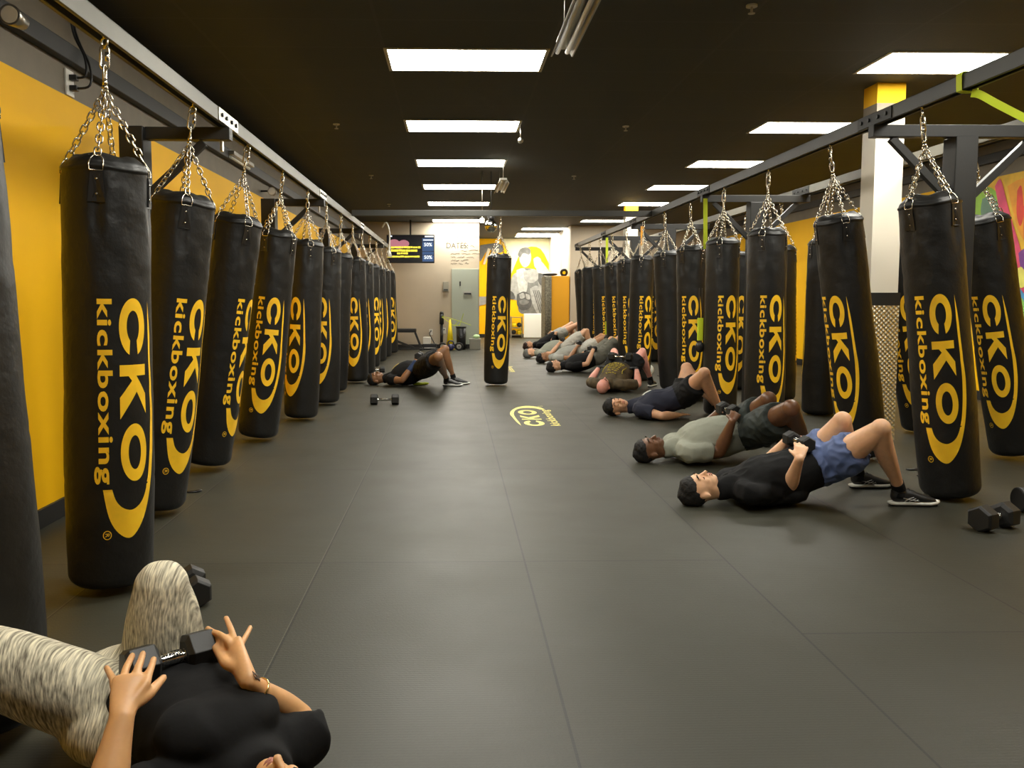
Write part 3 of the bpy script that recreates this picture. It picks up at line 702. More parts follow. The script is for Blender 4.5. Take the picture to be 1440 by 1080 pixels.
def make_person(label, O, az, J, mats, cfg, group=None):
    """supine figure. J: joints in local frame (x head->feet, y person's left, z up). O: floor point under the head"""
    a = V((math.cos(az), math.sin(az), 0)); b = V((-a.y, a.x, 0))
    O = V(O)
    root = thing('person', label, 'person', (O.x, O.y, 0), az, group)
    s = cfg.get('s', 1.0); vox = cfg.get('voxel', .008)
    D = dict(head=(0, 0, .098), neck=(.16, 0, .105), shoL=(.245, .185, .105), shoR=(.245, -.185, .105), chest=(.38, 0, .135), waist=(.56, 0, .175), pelvis=(.74, 0, .24),
             hipL=(.77, .09, .24), hipR=(.77, -.09, .24), kneeL=(1.13, .13, .50), kneeR=(1.13, -.13, .50), ankL=(1.25, .13, .10), ankR=(1.25, -.13, .10),
             elbL=(.49, .28, .07), elbR=(.49, -.28, .07), wriL=(.66, .17, .29), wriR=(.66, -.17, .29))
    D.update(J); K = {k: V(v)*(s if k not in J else 1) for k, v in D.items()}
    fat = cfg.get('fat', 1.0); belly = cfg.get('belly', 0)
    arm = cfg.get('arm', 1.0); leg = cfg.get('leg', 1.0)
    skinm = mats['skin']
    cd = V(cfg.get('cd', (1, 0, -.05))); fd = V(cfg.get('fd', (0, 0, 1)))
    up = V((0, 0, 1))
    def torso(F, o=0, a0=0, a1=1, flat=False, drop=0):
        p, w, c = K['pelvis'], K['waist'], K['chest']; ns = (K['shoL']+K['shoR'])/2
        sw = (K['shoL']-K['shoR']).length/2
        seq = [(p+(p-w)*.45-V((0, 0, .02)), .125*fat*s+o, .085*s+o), (p, .165*fat*s+o, (.112+belly*.1)*s+o), (w, (.150+belly*.3)*fat*s+o, (.105+belly)*s+o), (c, .168*fat*s+o, (.120+belly*.4)*s+o), (ns+(c-ns)*.25, sw*.92+o, .088*s+o), (ns+(ns-c)*.12, sw*.62+o, .062*s+o)]
        n = len(seq); i0 = int(a0); seq = seq[i0:]
        F.tube(seq, seg=28, round0=not flat)
    F = Flesh()
    P, cd, fd, sd = add_head(F, K['head'], cd, fd, s)
    F.tube([(K['head']+cd*.05*s-fd*.02*s, .052*s, .055*s), (K['neck'], .058*s, .058*s), (K['neck']+(K['chest']-K['neck'])*.3, .075*s, .06*s)], seg=18)
    torso(F)
    for q in 'LR':
        sh, el, wr = K['sho'+q], K['elb'+q], K['wri'+q]
        F.tube([(K['neck']+(K['chest']-K['neck'])*.3+(sh-K['neck'])*.2, .05*s), (sh, .060*s*arm), (sh.lerp(el, .35), .052*s*arm), (sh.lerp(el, .75), .042*s*arm), (el, .038*s*arm)], seg=18)
        m = el.lerp(wr, .3)
        F.tube([(el, .038*s*arm), (m, .044*s*arm), (el.lerp(wr, .7), .033*s*arm), (wr, .026*s)], seg=16)
        hd = cfg.get('hand'+q)
        if hd is not None:
            hand_tubes(F, wr, hd['d'], hd['n'], hd.get('side', 1), hd.get('curl', .5), hd.get('spread', .10), s*hd.get('s', 1), hd.get('thumb', (.6, .35)))
        hp, kn, an = K['hip'+q], K['knee'+q], K['ank'+q]
        F.tube([(hp, .100*s*fat), (hp.lerp(kn, .3), .090*s*fat*leg), (hp.lerp(kn, .7), .070*s*leg), (kn, .056*s*leg)], seg=20)
        back = (hp-kn).normalized()*.5+(an-kn).normalized()*.5
        F.ell(kn-back*.012*s, [V((.056, 0, 0))*s*leg, V((0, .052, 0))*s*leg, V((0, 0, .056))*s*leg])
        bk = ((hp-kn).normalized()-(an-kn).normalized()*(hp-kn).normalized().dot((an-kn).normalized())).normalized()
        F.tube([(kn, .054*s*leg), (kn.lerp(an, .25)+bk*.012*s, .058*s*leg), (kn.lerp(an, .5)+bk*.010*s, .052*s*leg), (kn.lerp(an, .8), .036*s), (an, .034*s)], seg=18)
        tdir = V(cfg.get('toe'+q, (1, 0, 0))); tdir.z = 0; tdir.normalize()
        F.tube([(an, .033*s), (an+tdir*.03*s-V((0, 0, .050*s)), .026*s, .024*s), (an+tdir*.12*s-V((0, 0, .070*s)), .026*s, .012*s)], seg=14)
    fns = None; bm_ = [skinm]
    if cfg.get('gloves'):
        bm_ = [skinm, M_glove]; wl, wr_ = K['wriL'].lerp(K['elbL'], .12), K['wriR'].lerp(K['elbR'], .12)
        fns = lambda c: 1 if ((c-K['wriL']).length < .15 and (c-wl).dot(K['wriL']-K['elbL']) > 0) or ((c-K['wriR']).length < .15 and (c-wr_).dot(K['wriR']-K['elbR']) > 0) else 0
    flesh_build(F, 'body', bm_, root, vox, 5, matfn=fns)
    face_bits(root, P, cd, fd, sd, s, mats.get('brow', mats.get('hair', M_plasticb)), mats.get('lip'))
    # hair
    if 'hair' in mats:
        H = Flesh(); hs = cfg.get('hairs', 1.0)
        H.ell(P(-.030, -.026), (cd*.095*s*hs, fd*.084*s*hs, sd*.0775*s*hs), 24, 16)
        H.ell(P(-.052, .012), (cd*.062*s*hs, fd*.073*s*hs, sd*.076*s*hs), 24, 16)
        flesh_build(H, cfg.get('hairname', 'hair'), [mats['hair']], root, .007, 3, noisefn=lambda p, n: .005*noise.noise(p*38)+.003*noise.noise(p*90) if cfg.get('hairname', 'hair') == 'hair' else .001)
    # shirt
    if 'shirt' in mats:
        T = Flesh(); torso(T, .010*s, a0=cfg.get('hem', 1))
        if cfg.get('belly2'):
            for cc, r in cfg['belly2']: T.ell(V(cc), (V((r[0], 0, 0)), V((0, r[1], 0)), V((0, 0, r[2]))))
        slv = cfg.get('sleeve', .62)
        T.tube([(K['neck'].lerp(K['head'], .30)-V((0, 0, .012)), .060*s, .060*s), (K['neck']+(K['chest']-K['neck'])*.15, .075*s, .067*s), (K['neck']+(K['chest']-K['neck'])*.45, .10*s, .078*s)], seg=20, round0=False)
        if slv:
            for q in 'LR':
                sh, el = K['sho'+q], K['elb'+q]
                e = sh.lerp(el, slv) if slv <= 1 else el.lerp(K['wri'+q], slv-1)
                if slv <= 1:
                    T.tube([(K['neck']+(K['chest']-K['neck'])*.35+(sh-K['neck'])*.3, .070*s), (sh, .066*s*arm), (sh.lerp(e, .5), .064*s*arm), (e, (.062 if slv < .9 else .050)*s*arm)], seg=20, round1=False)
                else:
                    T.tube([(K['neck']+(K['chest']-K['neck'])*.35+(sh-K['neck'])*.3, .060*s), (sh, .070*s*arm), (sh.lerp(el, .5), .058*s*arm), (el, .048*s*arm), (e, .044*s*arm)], seg=20, round1=False)
        else:
            for q in 'LR': T.ell(K['sho'+q]*.8+K['neck']*.2, [V((.05*s, 0, 0)), V((0, .05*s, 0)), V((0, 0, .065*s))])
        flesh_build(T, 't_shirt', [mats['shirt']], root, vox, 7, noisefn=fold(cfg.get('foldamp', .006), 9, (.9, 1.6, 1.2)))
    if 'shorts' in mats:
        T = Flesh(); p, w = K['pelvis'], K['waist']; ln = cfg.get('shortlen', .62)
        T.tube([(p+(w-p)*.35, .168*fat*s+.012, .110*s+.012+belly*.4), (p, .182*fat*s+.012, .120*s+.012), (p+(p-w)*.4-V((0, 0, .025)), .135*fat*s, .10*s)], seg=26, round0=False)
        for q in 'LR':
            hp, kn = K['hip'+q], K['knee'+q]
            fl = cfg.get('flare', 1.12)
            T.tube([(hp-(kn-hp)*.08, .108*s*fat), (hp.lerp(kn, ln*.5)-V((0, 0, .008)), .100*s*fat*leg*fl, .105*s*fat*leg*fl), (hp.lerp(kn, ln)-V((0, 0, .012)), .088*s*leg*fl, .094*s*leg*fl)], seg=22, round1=False)
        flesh_build(T, cfg.get('shortname', 'shorts'), [mats['shorts']], root, vox, 3, noisefn=fold(cfg.get('foldamp2', .007), 12, (1.3, .9, 1.3)))
    if 'shoe' in mats:
        for q in 'LR':
            an = K['ank'+q]; tdir = V(cfg.get('toe'+q, (1, 0, 0))); tdir.z = 0; tdir.normalize()
            heel = V((an.x, an.y, 0))-tdir*.055*s; 
            tz = cfg.get('toelift'+q, 0)
            shoe(root, heel+V((0, 0, .0)), heel+tdir*.295*s+V((0, 0, tz)), mats['shoe'], mats['sole'], mats.get('outsole', M_plasticb), cfg.get('mark'), mats.get('markm'))
            if 'sock' in mats:
                kn = K['knee'+q]; e = an.lerp(kn, cfg.get('sockh', .12))
                G().loft(tube_rings([(an-V((0, 0, .05)), .041*s), (an, .039*s), (e, .0385*s+.008*(cfg.get('sockh', .12) > .3))], seg=18, round0=False, round1=False)).build('sock', mats['sock'], root)
    return root, K, P
def print_on(root, name, quads, m, shirt='t_shirt'):
    ob = [c for c in root.children if c.name.split('.')[0] == shirt][0]
    g = G()
    for pts in quads:
        out = []
        for x, y in pts:
            ok, loc, nr, _ = ob.ray_cast(V((x, y, 1.0)), V((0, 0, -1)))
            out.append(V((x, y, (loc.z if ok else .25)+.004)))
        g.pipe(out, .0065, 5)
    return g.build(name, m, ob)
M_tblack = mat('cotton_black', (.0065, .0065, .0068), .9, spec=.25, bump=.25, bscale=60, bdist=.003)
M_tnavy = mat('cotton_navy', (.012, .014, .030), .85, bump=.25, bscale=60, bdist=.003)
M_tgreen = mat('cotton_sage', (.27, .28, .225), .85, bump=.25, bscale=50, bdist=.003, mott=.06)
M_tgrey = mat('cotton_grey', (.36, .36, .32), .85, bump=.25, bscale=50, bdist=.003, mott=.08)
M_tbrown = mat('camo_brown', (.085, .060, .028), .85, bump=.2, bscale=50, mott=.5, mscale=11)
M_blue = mat('shorts_blue', (.085, .125, .27), .7, bump=.3, bscale=30, bdist=.004)
M_sblack = mat('shorts_black', (.008, .008, .0085), .85, spec=.3, bump=.3, bscale=30)
M_sgreen = mat('shorts_dark_green', (.020, .028, .025), .75, bump=.3, bscale=30)
M_solive = mat('shorts_olive', (.115, .11, .085), .8, bump=.3, bscale=30)
M_slight = mat('shorts_light', (.50, .48, .42), .8, bump=.3, bscale=30)
M_hair = mat('hair_black', (.006, .005, .0045), .75, bump=.8, bscale=150, stretch=(.3, 1, 1))
M_hairred = mat('hair_dark_red', (.035, .012, .008), .5, bump=.8, bscale=150)
M_cap = mat('cap_grey', (.13, .13, .12), .8)
M_silver = mat('shoe_silver', (.6, .6, .58), .35)
M_glove = mat('glove_black', (.015, .015, .016), .7, bump=.2)
M_wrap = mat('wrap_blue', (.012, .03, .09), .8)
SK1 = skin('skin_light', (.74, .43, .25)); SK2 = skin('skin_dark', (.16, .072, .034), .38); SK3 = skin('skin_tan', (.64, .35, .20)); SK4 = skin('skin_pink', (.76, .34, .26)); SK5 = skin('skin_brown', (.40, .20, .10))
SKW = skin('skin_woman', (.66, .36, .16))
SK9 = skin('skin_deep', (.25, .12, .055))
BLACKSHOE = dict(shoe=M_plasticb, sole=M_white2, sock=M_tblack, markm=M_silver)

def frame(az): a = V((math.cos(az), math.sin(az), 0)); return a, V((-a.y, a.x, 0))
def local(O, az, p): a, b = frame(az); q = V(p)-V(O); return V((q.x*a.x+q.y*a.y, q.x*b.x+q.y*b.y, p[2]))
def tolocal(O, az): return lambda u, v, z: local(O, az, atz(u, v, z))
def toworld(O, az, p): a, b = frame(az); return V((O[0], O[1], 0))+a*p[0]+b*p[1]+V((0, 0, p[2]))

# ------------------------------------------------------------------ the people in the right-hand row
def HR(d=(.40, .75, .02), n=(.1, -.35, 1), curl=(.45, .5, .55, .6), **k): return dict(d=d, n=n, side=-1, curl=curl, **k)
def HL(d=(.40, -.75, .02), n=(.1, .35, 1), curl=(.45, .5, .55, .6), **k): return dict(d=d, n=n, side=1, curl=curl, **k)
def held(O, az, p, label, s=1.0, rz=0, r=.055, L=.27, dz=0):
    w = toworld(O, az, p)
    return make_dumbbell(label, w, az+PI/2+rz, dz, s, group='dumbbells held on the hips', r=r, L=L)

# 1: black tee and blue shorts
az = math.radians(4); O = atz(982, 688, .098); Lc = tolocal(O, az)
J = dict(kneeR=Lc(1238, 604, .50), kneeL=Lc(1184, 593, .50), ankR=Lc(1264, 688, .10), ankL=Lc(1207, 665, .10),
         pelvis=(.76, .02, .245), hipR=(.80, -.075, .265), hipL=(.80, .11, .265), waist=(.56, .01, .175), chest=(.38, 0, .14),
         elbR=Lc(1108, 690, .10), wriR=Lc(1124, 645, .33), elbL=(.52, .30, .14), wriL=(.67, .19, .38), shoR=(.245, -.175, .11))
r1, K1, P1 = make_person('man in a black tee and blue shorts lying nearest on the right, knees bent', O, az, J,
    dict(skin=SK1, shirt=M_tblack, shorts=M_blue, hair=M_hair, **BLACKSHOE),
    dict(voxel=.0065, cd=(1, 0, .06), fd=(0, -.16, 1), handR=HR(d=(.40, .62, .52), n=(-.15, -.55, .8), curl=(.35, .4, .45, .5)), handL=HL(d=(.1, -.95, .05)), shortlen=.50, flare=1.16, sleeve=.70, mark=MARK_STRIPES, toeR=(1, -.10, 0), toeL=(1, -.02, 0), foldamp=.010, foldamp2=.012, belly=.025, belly2=[((.53, 0, .085), (.15, .155, .085)), ((.40, 0, .07), (.2, .17, .07))]))
held(O, az, (.63, .02, .375), 'black hex dumbbell held on the hips of the man in blue shorts', r=.05)

# 2: sage tee, dark shorts
az = math.radians(6); O = atz(912, 632, .10); Lc = tolocal(O, az)
J = dict(kneeR=Lc(1112, 575, .50), kneeL=Lc(1080, 563, .50), ankR=(1.20, -.16, .10), ankL=(1.18, .22, .10),
         pelvis=(.74, 0, .22), hipR=(.76, -.09, .22), hipL=(.76, .09, .22), waist=(.56, 0, .185), chest=(.37, 0, .15),
         elbR=Lc(1012, 636, .10), wriR=Lc(1030, 592, .35), elbL=(.50, .30, .14), wriL=(.66, .17, .38))
r2, K2, P2 = make_person('man in a sage green tee and dark shorts, second from the front on the right', O, az, J,
    dict(lip=M_lipd, skin=SK2, shirt=M_tgreen, shorts=M_sgreen, hair=M_hair, **BLACKSHOE),
    dict(voxel=.0065, cd=(1, 0, .03), fd=(0, -.24, 1), hairs=.955, handR=HR(d=(.45, .55, .40)), handL=HL(d=(.15, -.95, .12)), shortlen=.72, sleeve=.72, fat=1.06, belly=.04, arm=1.12, leg=1.1, foldamp=.010, toeR=(1, .1, 0)))
held(O, az, (.64, .02, .385), 'black hex dumbbell held on the hips of the man in the sage tee', r=.058)

# 3: navy tee, black shorts, looking to the camera side
az = math.radians(-14); O = atz(866, 572, .10); Lc = tolocal(O, az)
J = dict(kneeR=Lc(990, 526, .50), kneeL=Lc(966, 519, .50), ankR=(1.05, -.14, .10), ankL=(1.05, .12, .10), shoR=(.25, -.18, .10), elbR=(.47, -.27, .055), wriR=(.64, -.10, .045), elbL=(.50, .28, .10), wriL=(.66, .18, .34),
         pelvis=(.68, 0, .24), hipR=(.70, -.09, .25), hipL=(.70, .09, .25), waist=(.53, 0, .18))
r3, K3, P3 = make_person('man in a navy tee and black shorts with his face turned to the aisle', O, az, J,
    dict(skin=SK3, shirt=M_tnavy, shorts=M_sblack, hair=M_hair, **BLACKSHOE),
    dict(voxel=.0065, s=1.08, cd=(1, .05, -.02), fd=(-.05, -.80, .62), hairs=1.05, handR=HR(d=(.5, .8, .0), n=(0, 0, 1), curl=.1), handL=HL(d=(.3, -.9, .1)), shortlen=.60, foldamp=.010))

# 4: bald man seen over the crown
print_on(r3, 'chest_print', [[(.30+.02*math.cos(a), .06+.02*math.sin(a)) for a in [i*.7 for i in range(10)]], [(.34+.018*math.cos(a), -.0+.018*math.sin(a)) for a in [i*.7 for i in range(10)]], [(.27, .02), (.30, .0), (.33, .05), (.36, .06)], [(.28, -.03), (.31, .03), (.35, .05)]], M_white2)
az = math.radians(60); O = atz(848, 543, .10); 
J = dict(kneeL=(1.0, .20, .47), kneeR=(.96, -.22, .49), ankR=(1.10, -.30, .10), ankL=(1.15, .20, .10), elbL=(.42, .34, .10), elbR=(.42, -.34, .10), wriL=(.58, .26, .30), wriR=(.58, -.26, .30), pelvis=(.70, 0, .24), waist=(.54, 0, .20), hipL=(.72, .10, .24), hipR=(.72, -.10, .24))
def brownfn(c): return 0
r4, K4, P4 = make_person('bald man in a brown patterned tee lying with his crown toward the camera', O, az, J,
    dict(skin=SK4, shirt=M_tbrown, shorts=M_sblack, brow=M_tbrown, **dict(BLACKSHOE)),
    dict(voxel=.0075, gloves=True, cd=(1, 0, .05), fd=(0, -.12, 1), handR=HR(d=(.30, .85, .02)), handL=HL(d=(.30, -.85, .02)), fat=1.10, belly=.06, sleeve=.85, shortlen=.72, arm=1.1))
held(O, az, (.68, 0, .44), 'black dumbbell with bright handle held on the hips of the bald man', r=.06, L=.33)

rq = random.Random(4); qs = []
for k in range(7):
    x = .30+.032*k; hw = .07+.008*k; y = -hw
    while y < hw-.02:
        L_ = rq.uniform(.015, .05); qs.append([(x+rq.uniform(-.006, .006), y), (x+rq.uniform(-.006, .006), min(y+L_/2, hw)), (x+rq.uniform(-.006, .006), min(y+L_, hw))]); y += L_+.012
qs += [[(.34+.03*i, .13+.01*math.sin(i)) for i in range(7)], [(.34+.03*i, -.14+.01*math.sin(i)) for i in range(6)]]
print_on(r4, 'chest_print', qs, mat('print_mustard', (.42, .33, .03), .8))
def far(label, px, py, azd, mats, cfg, J=None, db=None, **k):
    az = math.radians(azd); O = atz(px, py, .10)
    JJ = dict(elbL=(.49, .30, .12), elbR=(.49, -.30, .12), wriL=(.65, .18, .34), wriR=(.65, -.18, .34)); JJ.update(J or {})
    c = dict(voxel=.010, handR=HR(), handL=HL()); c.update(cfg)
    o = make_person(label, O, az, JJ, mats, c)
    if db: held(O, az, (.69, 0, .385), db, r=.05)
    return o
# 5: black tee, olive shorts
far('man in a black tee and olive shorts with dark gloves, behind the bald man', 778, 515, 12, dict(skin=SK3, shirt=M_tblack, shorts=M_solive, hair=M_hair, **BLACKSHOE), dict(gloves=True, belly=.03, shortlen=.9, flare=1.1, fat=1.05, sleeve=.7), dict(kneeL=(1.08, .12, .52), kneeR=(1.12, -.12, .55), ankR=(1.22, -.12, .1), ankL=(1.20, .14, .1), wriR=(.66, -.17, .42), elbR=(.50, -.27, .15)), 'black dumbbell held on the hips of the man in olive shorts')
# 6
far('dark-haired person in a pale grey tee and light shorts, third from the far end', 763, 503, -3, dict(skin=SK5, shirt=M_tgrey, shorts=M_slight, hair=M_hair, **BLACKSHOE), dict(belly=.05, shortlen=.62, hairs=1.05), dict(kneeL=(1.12, .12, .50), kneeR=(1.18, -.12, .50), ankR=(1.30, -.12, .1)), 'black dumbbell held by the dark-haired person in pale grey')
# 7
far('man in a grey cap, green tee and white shorts, second from the far end', 744, 496.5, -12, dict(skin=SK3, shirt=M_tgreen, shorts=M_slight, hair=M_cap, **BLACKSHOE), dict(belly=.09, shortlen=.80, fat=1.08, hairname='cap', hairs=1.06), dict(kneeL=(1.12, .12, .55), kneeR=(1.18, -.12, .56), ankR=(1.32, -.12, .1)), 'black dumbbell held by the man in the grey cap')
# 8
far('person with dark red hair in a black top and grey shorts, farthest in the row', 742, 486, 14, dict(skin=SK3, shirt=M_tblack, shorts=M_tgrey, hair=M_hairred, **BLACKSHOE), dict(shortlen=.35, sleeve=1.7), dict(kneeL=(1.16, .12, .60), kneeR=(1.22, -.12, .60), ankR=(1.36, -.12, .1), pelvis=(.78, 0, .36), hipL=(.80, .09, .37), hipR=(.80, -.09, .37), waist=(.58, 0, .26), wriL=(.66, .18, .42), wriR=(.66, -.18, .42), elbL=(.49, .30, .18), elbR=(.49, -.30, .18)), 'black dumbbell held by the person with dark red hair')

# 9: man bridging on the left
az = math.radians(-4); O = atz(528, 532, .10); Lc = tolocal(O, az)
J = dict(kneeR=Lc(616, 502, .52), kneeL=(.98, .12, .50), ankR=Lc(628, 533, .10), ankL=(1.10, .16, .10), pelvis=(.64, 0, .22), hipR=(.66, -.09, .23), hipL=(.66, .09, .23), waist=(.50, 0, .19), chest=(.36, 0, .15),
         elbR=(.42, -.28, .10), wriR=(.57, -.20, .32), elbL=(.44, .29, .13), wriL=(.58, .18, .38))
r9, K9, P9 = make_person('man in black clothes bridging on his back beside the left bags, white-soled shoes', O, az, J,
    dict(lip=M_lipd, skin=SK9, shirt=M_tblack, shorts=M_sblack, hair=M_hair, shoe=M_plasticb, sole=M_white2, sock=M_tblack, markm=M_white2),
    dict(voxel=.0075, s=.98, cd=(1, 0, .05), fd=(0, -.35, .94), handR=HR(d=(.4, .6, .55)), handL=HL(d=(.3, -.9, .2)), shortlen=.80, sleeve=.45, mark=MARK_TICK, leg=1.15, arm=1.12, belly=.06, fat=1.14, toeR=(1, -.15, 0)))
print_on(r9, 'chest_print', [[(.27, -.05), (.30, .0), (.33, .06)], [(.29, -.05), (.32, -.01), (.34, .03)], [(.25, -.02), (.27, .03)]], mat('print_gold', (.55, .42, .12), .7))
for q in 'R':
    el, wr = K9['elb'+q], K9['wri'+q]
    G().loft(tube_rings([(el.lerp(wr, .62), .041), (el.lerp(wr, .8), .038), (wr, .034), (wr+(wr-el)*.12, .036)], seg=18)).build('wrist_wrap', M_wrap, r9)
held(O, az, (.62, .02, .425), 'black hex dumbbell with bright handle held by the bridging man', r=.055, L=.30, dz=0)

# ------------------------------------------------------------------ the woman in the foreground
def leggings_mat():
    m = bpy.data.materials.new('heather_leggings'); m.use_nodes = True; nt = m.node_tree; b = nt.nodes['Principled BSDF']; L = nt.links.new; N = nt.nodes.new
    tc = N('ShaderNodeTexCoord'); mp = N('ShaderNodeMapping'); mp.inputs['Rotation'].default_value = (0, 0, math.radians(38)); mp.inputs['Scale'].default_value = (230, 9, 32)
    dn = N('ShaderNodeTexNoise'); dn.inputs['Scale'].default_value = 3; L(tc.outputs['Object'], dn.inputs['Vector'])
    mixv = N('ShaderNodeVectorMath'); mixv.operation = 'MULTIPLY_ADD'; L(dn.outputs['Color'], mixv.inputs[0]); mixv.inputs[1].default_value = (.06, .06, .06); L(tc.outputs['Object'], mixv.inputs[2])
    L(mixv.outputs[0], mp.inputs[0])
    n = N('ShaderNodeTexNoise'); n.inputs['Scale'].default_value = 1; n.inputs['Detail'].default_value = 3; L(mp.outputs[0], n.inputs['Vector'])
    n2 = N('ShaderNodeTexNoise'); n2.inputs['Scale'].default_value = 9; L(tc.outputs['Object'], n2.inputs['Vector'])
    ad = N('ShaderNodeMath'); ad.operation = 'MULTIPLY_ADD'; L(n2.outputs[0], ad.inputs[0]); ad.inputs[1].default_value = .25; L(n.outputs[0], ad.inputs[2])
    cr = N('ShaderNodeValToRGB'); L(ad.outputs[0], cr.inputs[0]); e = cr.color_ramp.elements
    e[0].position = .40; e[0].color = (.13, .11, .08, 1); e[1].position = .80; e[1].color = (.85, .78, .58, 1)
    k = e.new(.60); k.color = (.46, .42, .31, 1)
    L(cr.outputs[0], b.inputs['Base Color']); b.inputs['Roughness'].default_value = .85
    bp = N('ShaderNodeBump'); bp.inputs['Strength'].default_value = .25; bp.inputs['Distance'].default_value = .001; L(n.outputs[0], bp.inputs['Height']); L(bp.outputs[0], b.inputs['Normal'])
    return m
M_leg = leggings_mat()
def woman():
    Z = atz
    org = V((-.75, 2.15, 0))
    root = thing('person', 'woman in a black top and grey heathered leggings lying beside the near left bags', 'person', org)
    a = V((-.645, .76, 0)).normalized(); b = V((a.y, -a.x, 0))     # b: toward the right of the picture (her right side)
    up = V((0, 0, 1))
    head = V((-.366, 1.742, .122)); neck = head+a*.165+V((0, 0, .0))
    shR = neck+a*.09+b*.185; shL = neck+a*.09-b*.185
    chest = neck+a*.20+V((0, 0, .035)); waist = neck+a*.38+V((0, 0, .035)); pel = (Z(226, 940, .15)+Z(132, 985, .15))/2
    hipR = Z(226, 940, .18); hipL = Z(132, 985, .165)
    knR = Z(228, 822, .44); knL = Z(-95, 902, .41)
    anR = knR+V((.05, .16, -.36)); anL = knL+V((-.06, -.06, -.33))
    elR = Z(422, 1010, .145); wrR = Z(349, 957, .305); elL = Z(146, 1125, .18); wrL = Z(172, 1006, .318)
    M = lambda o: o
    # skin body
    F = Flesh()
    P, cd, fd, sd = add_head(F, head, a, up, .97)
    F.tube([(head+a*.05, .05, .052), (neck, .055, .055), (neck+a*.08, .08, .06)], seg=18)
    F.tube([(neck+a*.02, .10, .06), (chest, .15, .10), (waist, .14, .10), (pel, .145, .09), (pel+a*.03, .12, .075)], seg=26)
    F.tube([(neck+a*.06+b*.04, .05), (shR, .058), (shR.lerp(elR, .5), .048), (elR, .036)], seg=18)
    F.tube([(neck+a*.06-b*.04, .05), (shL, .058), (shL.lerp(elL, .5), .050), (elL, .040)], seg=18)
    F.tube([(elR, .036), (elR.lerp(wrR, .35), .036, .036), (elR.lerp(wrR, .75), .029, .025), (wrR, .0255, .020)], seg=18)
    F.tube([(elL, .041), (elL.lerp(wrL, .30), .042, .040), (elL.lerp(wrL, .7), .033, .029), (wrL, .0285, .021)], seg=18)
    for hp, kn, an in ((hipR, knR, anR), (hipL, knL, anL)):
        F.tube([(hp, .080), (hp.lerp(kn, .5), .070), (kn, .050)], seg=20); F.tube([(kn, .055), (kn.lerp(an, .35), .056), (an, .033)], seg=18)
        F.tube([(an, .033), (an+V((-.01 if an is anR else -.05, .09, -.05)), .030)], seg=12)
    # left hand (on the left weight, back of the hand up)
    def finger(pts, r0=.0088, r1=.0066, seg=12):
        n = len(pts); r0 *= 1.17; r1 *= 1.2; F.tube([(p, r0+(r1-r0)*i/(n-1)) for i, p in enumerate(pts)], seg=seg, sub=4, up=up)
    h = .365
    kL = [Z(160, 957, h-.02), Z(174, 953, h+.003), Z(190, 954, h+.005), Z(206, 961, h-.004)]
    F.tube([(wrL, .0285, .020), (wrL.lerp((kL[1]+kL[2])/2, .5), .036, .0165), ((kL[1]+kL[2])/2-a*.004, .041, .0135)], up=V((.1, -.35, 1)), seg=18)
    F.tube([(wrL.lerp(kL[0], .25), .013), (kL[0], .0115)], seg=12); F.tube([(wrL.lerp(kL[3], .25), .014), (kL[3], .0115)], seg=12)
    finger([kL[0], Z(155, 948, h-.018), Z(150, 939, h-.035)], .0085, .0062)
    finger([kL[1], Z(177, 941, h+.004), Z(182, 930, h-.006), Z(187, 920, h-.028)])
    finger([kL[2], Z(194, 940, h+.010), Z(198, 929, h+.002), Z(201, 919, h-.022)], .0092, .0068)
    finger([kL[3], Z(209, 948, h+.004), Z(213, 937, h-.004), Z(216, 927, h-.028)], .0090, .0068)
    F.tube([(wrL.lerp(kL[3], .2), .015), (Z(206, 978, .335), .0145), (Z(218, 966, .335), .0120), (Z(230, 953, .325), .0090)], seg=14)
    # right hand (standing against the end of the right weight, thumb toward the camera)
    h = .34
    kR = [Z(316, 907, h-.002), Z(322, 903, h+.012), Z(330, 901, h+.01), Z(340, 905, h-.004)]
    F.tube([(wrR, .0255, .020), (Z(340, 938, .322), .030, .019), (Z(329, 911, h-.006), .035, .0165)], up=V((-.5, -.75, .35)), seg=18)
    finger([Z(318, 914, h-.012), kR[0], Z(307, 900, h-.010), Z(297, 893, h-.022)], .0090, .0066)
    finger([Z(325, 910, h), kR[1], Z(310, 893, h+.010), Z(300, 889, h+.004), Z(292, 884, h-.006)], .0092, .0066)
    finger([Z(332, 908, h), kR[2], Z(326, 888, h+.016), Z(322, 878, h+.018), Z(318, 869, h+.014)], .0090, .0064)
    finger([Z(338, 913, h-.008), kR[3], Z(345, 896, h), Z(349, 889, h+.002), Z(352, 882, h)], .0080, .0058)
    F.tube([(Z(338, 940, .320), .017), (Z(320, 934, .318), .0150), (Z(311, 923, .320), .0125), (Z(303, 910, .322), .0098)], seg=14)
    tat = (elR*.16+wrR*.84)
    flesh_build(F, 'body', [SKW], root, .0046, 3, org=org)
    face_bits(root, lambda *q: P(*q)-org, cd, fd, sd, .97, M_hair)
    # hair on the floor behind the head
    H = Flesh(); H.ell(P(-.035, -.03), (cd*.105, fd*.09, sd*.086)); H.ell(P(-.055, .012), (cd*.06, fd*.072, sd*.076)); flesh_build(H, 'hair', [M_hair], root, .008, 3, org=org)
    # leggings
    T = Flesh()
    T.tube([(pel-a*.09, .165, .10), (pel, .175, .110), (pel+a*.08-V((0, 0, .01)), .14, .095)], seg=30, round0=False)
    T.ell(hipL-b*.00-a*.05-V((0, 0, .05)), (a*.15, b*.10, up*.09)); T.ell(hipR+b*.0-a*.04-V((0, 0, .05)), (a*.14, b*.10, up*.09))
    T.tube([(hipR, .108), (hipR.lerp(knR, .35), .104), (hipR.lerp(knR, .7), .092), (knR, .074)], seg=26)
    T.tube([(hipL, .115, .110), (hipL.lerp(knL, .30), .105, .104), (hipL.lerp(knL, .65), .092), (knL, .074)], seg=26)
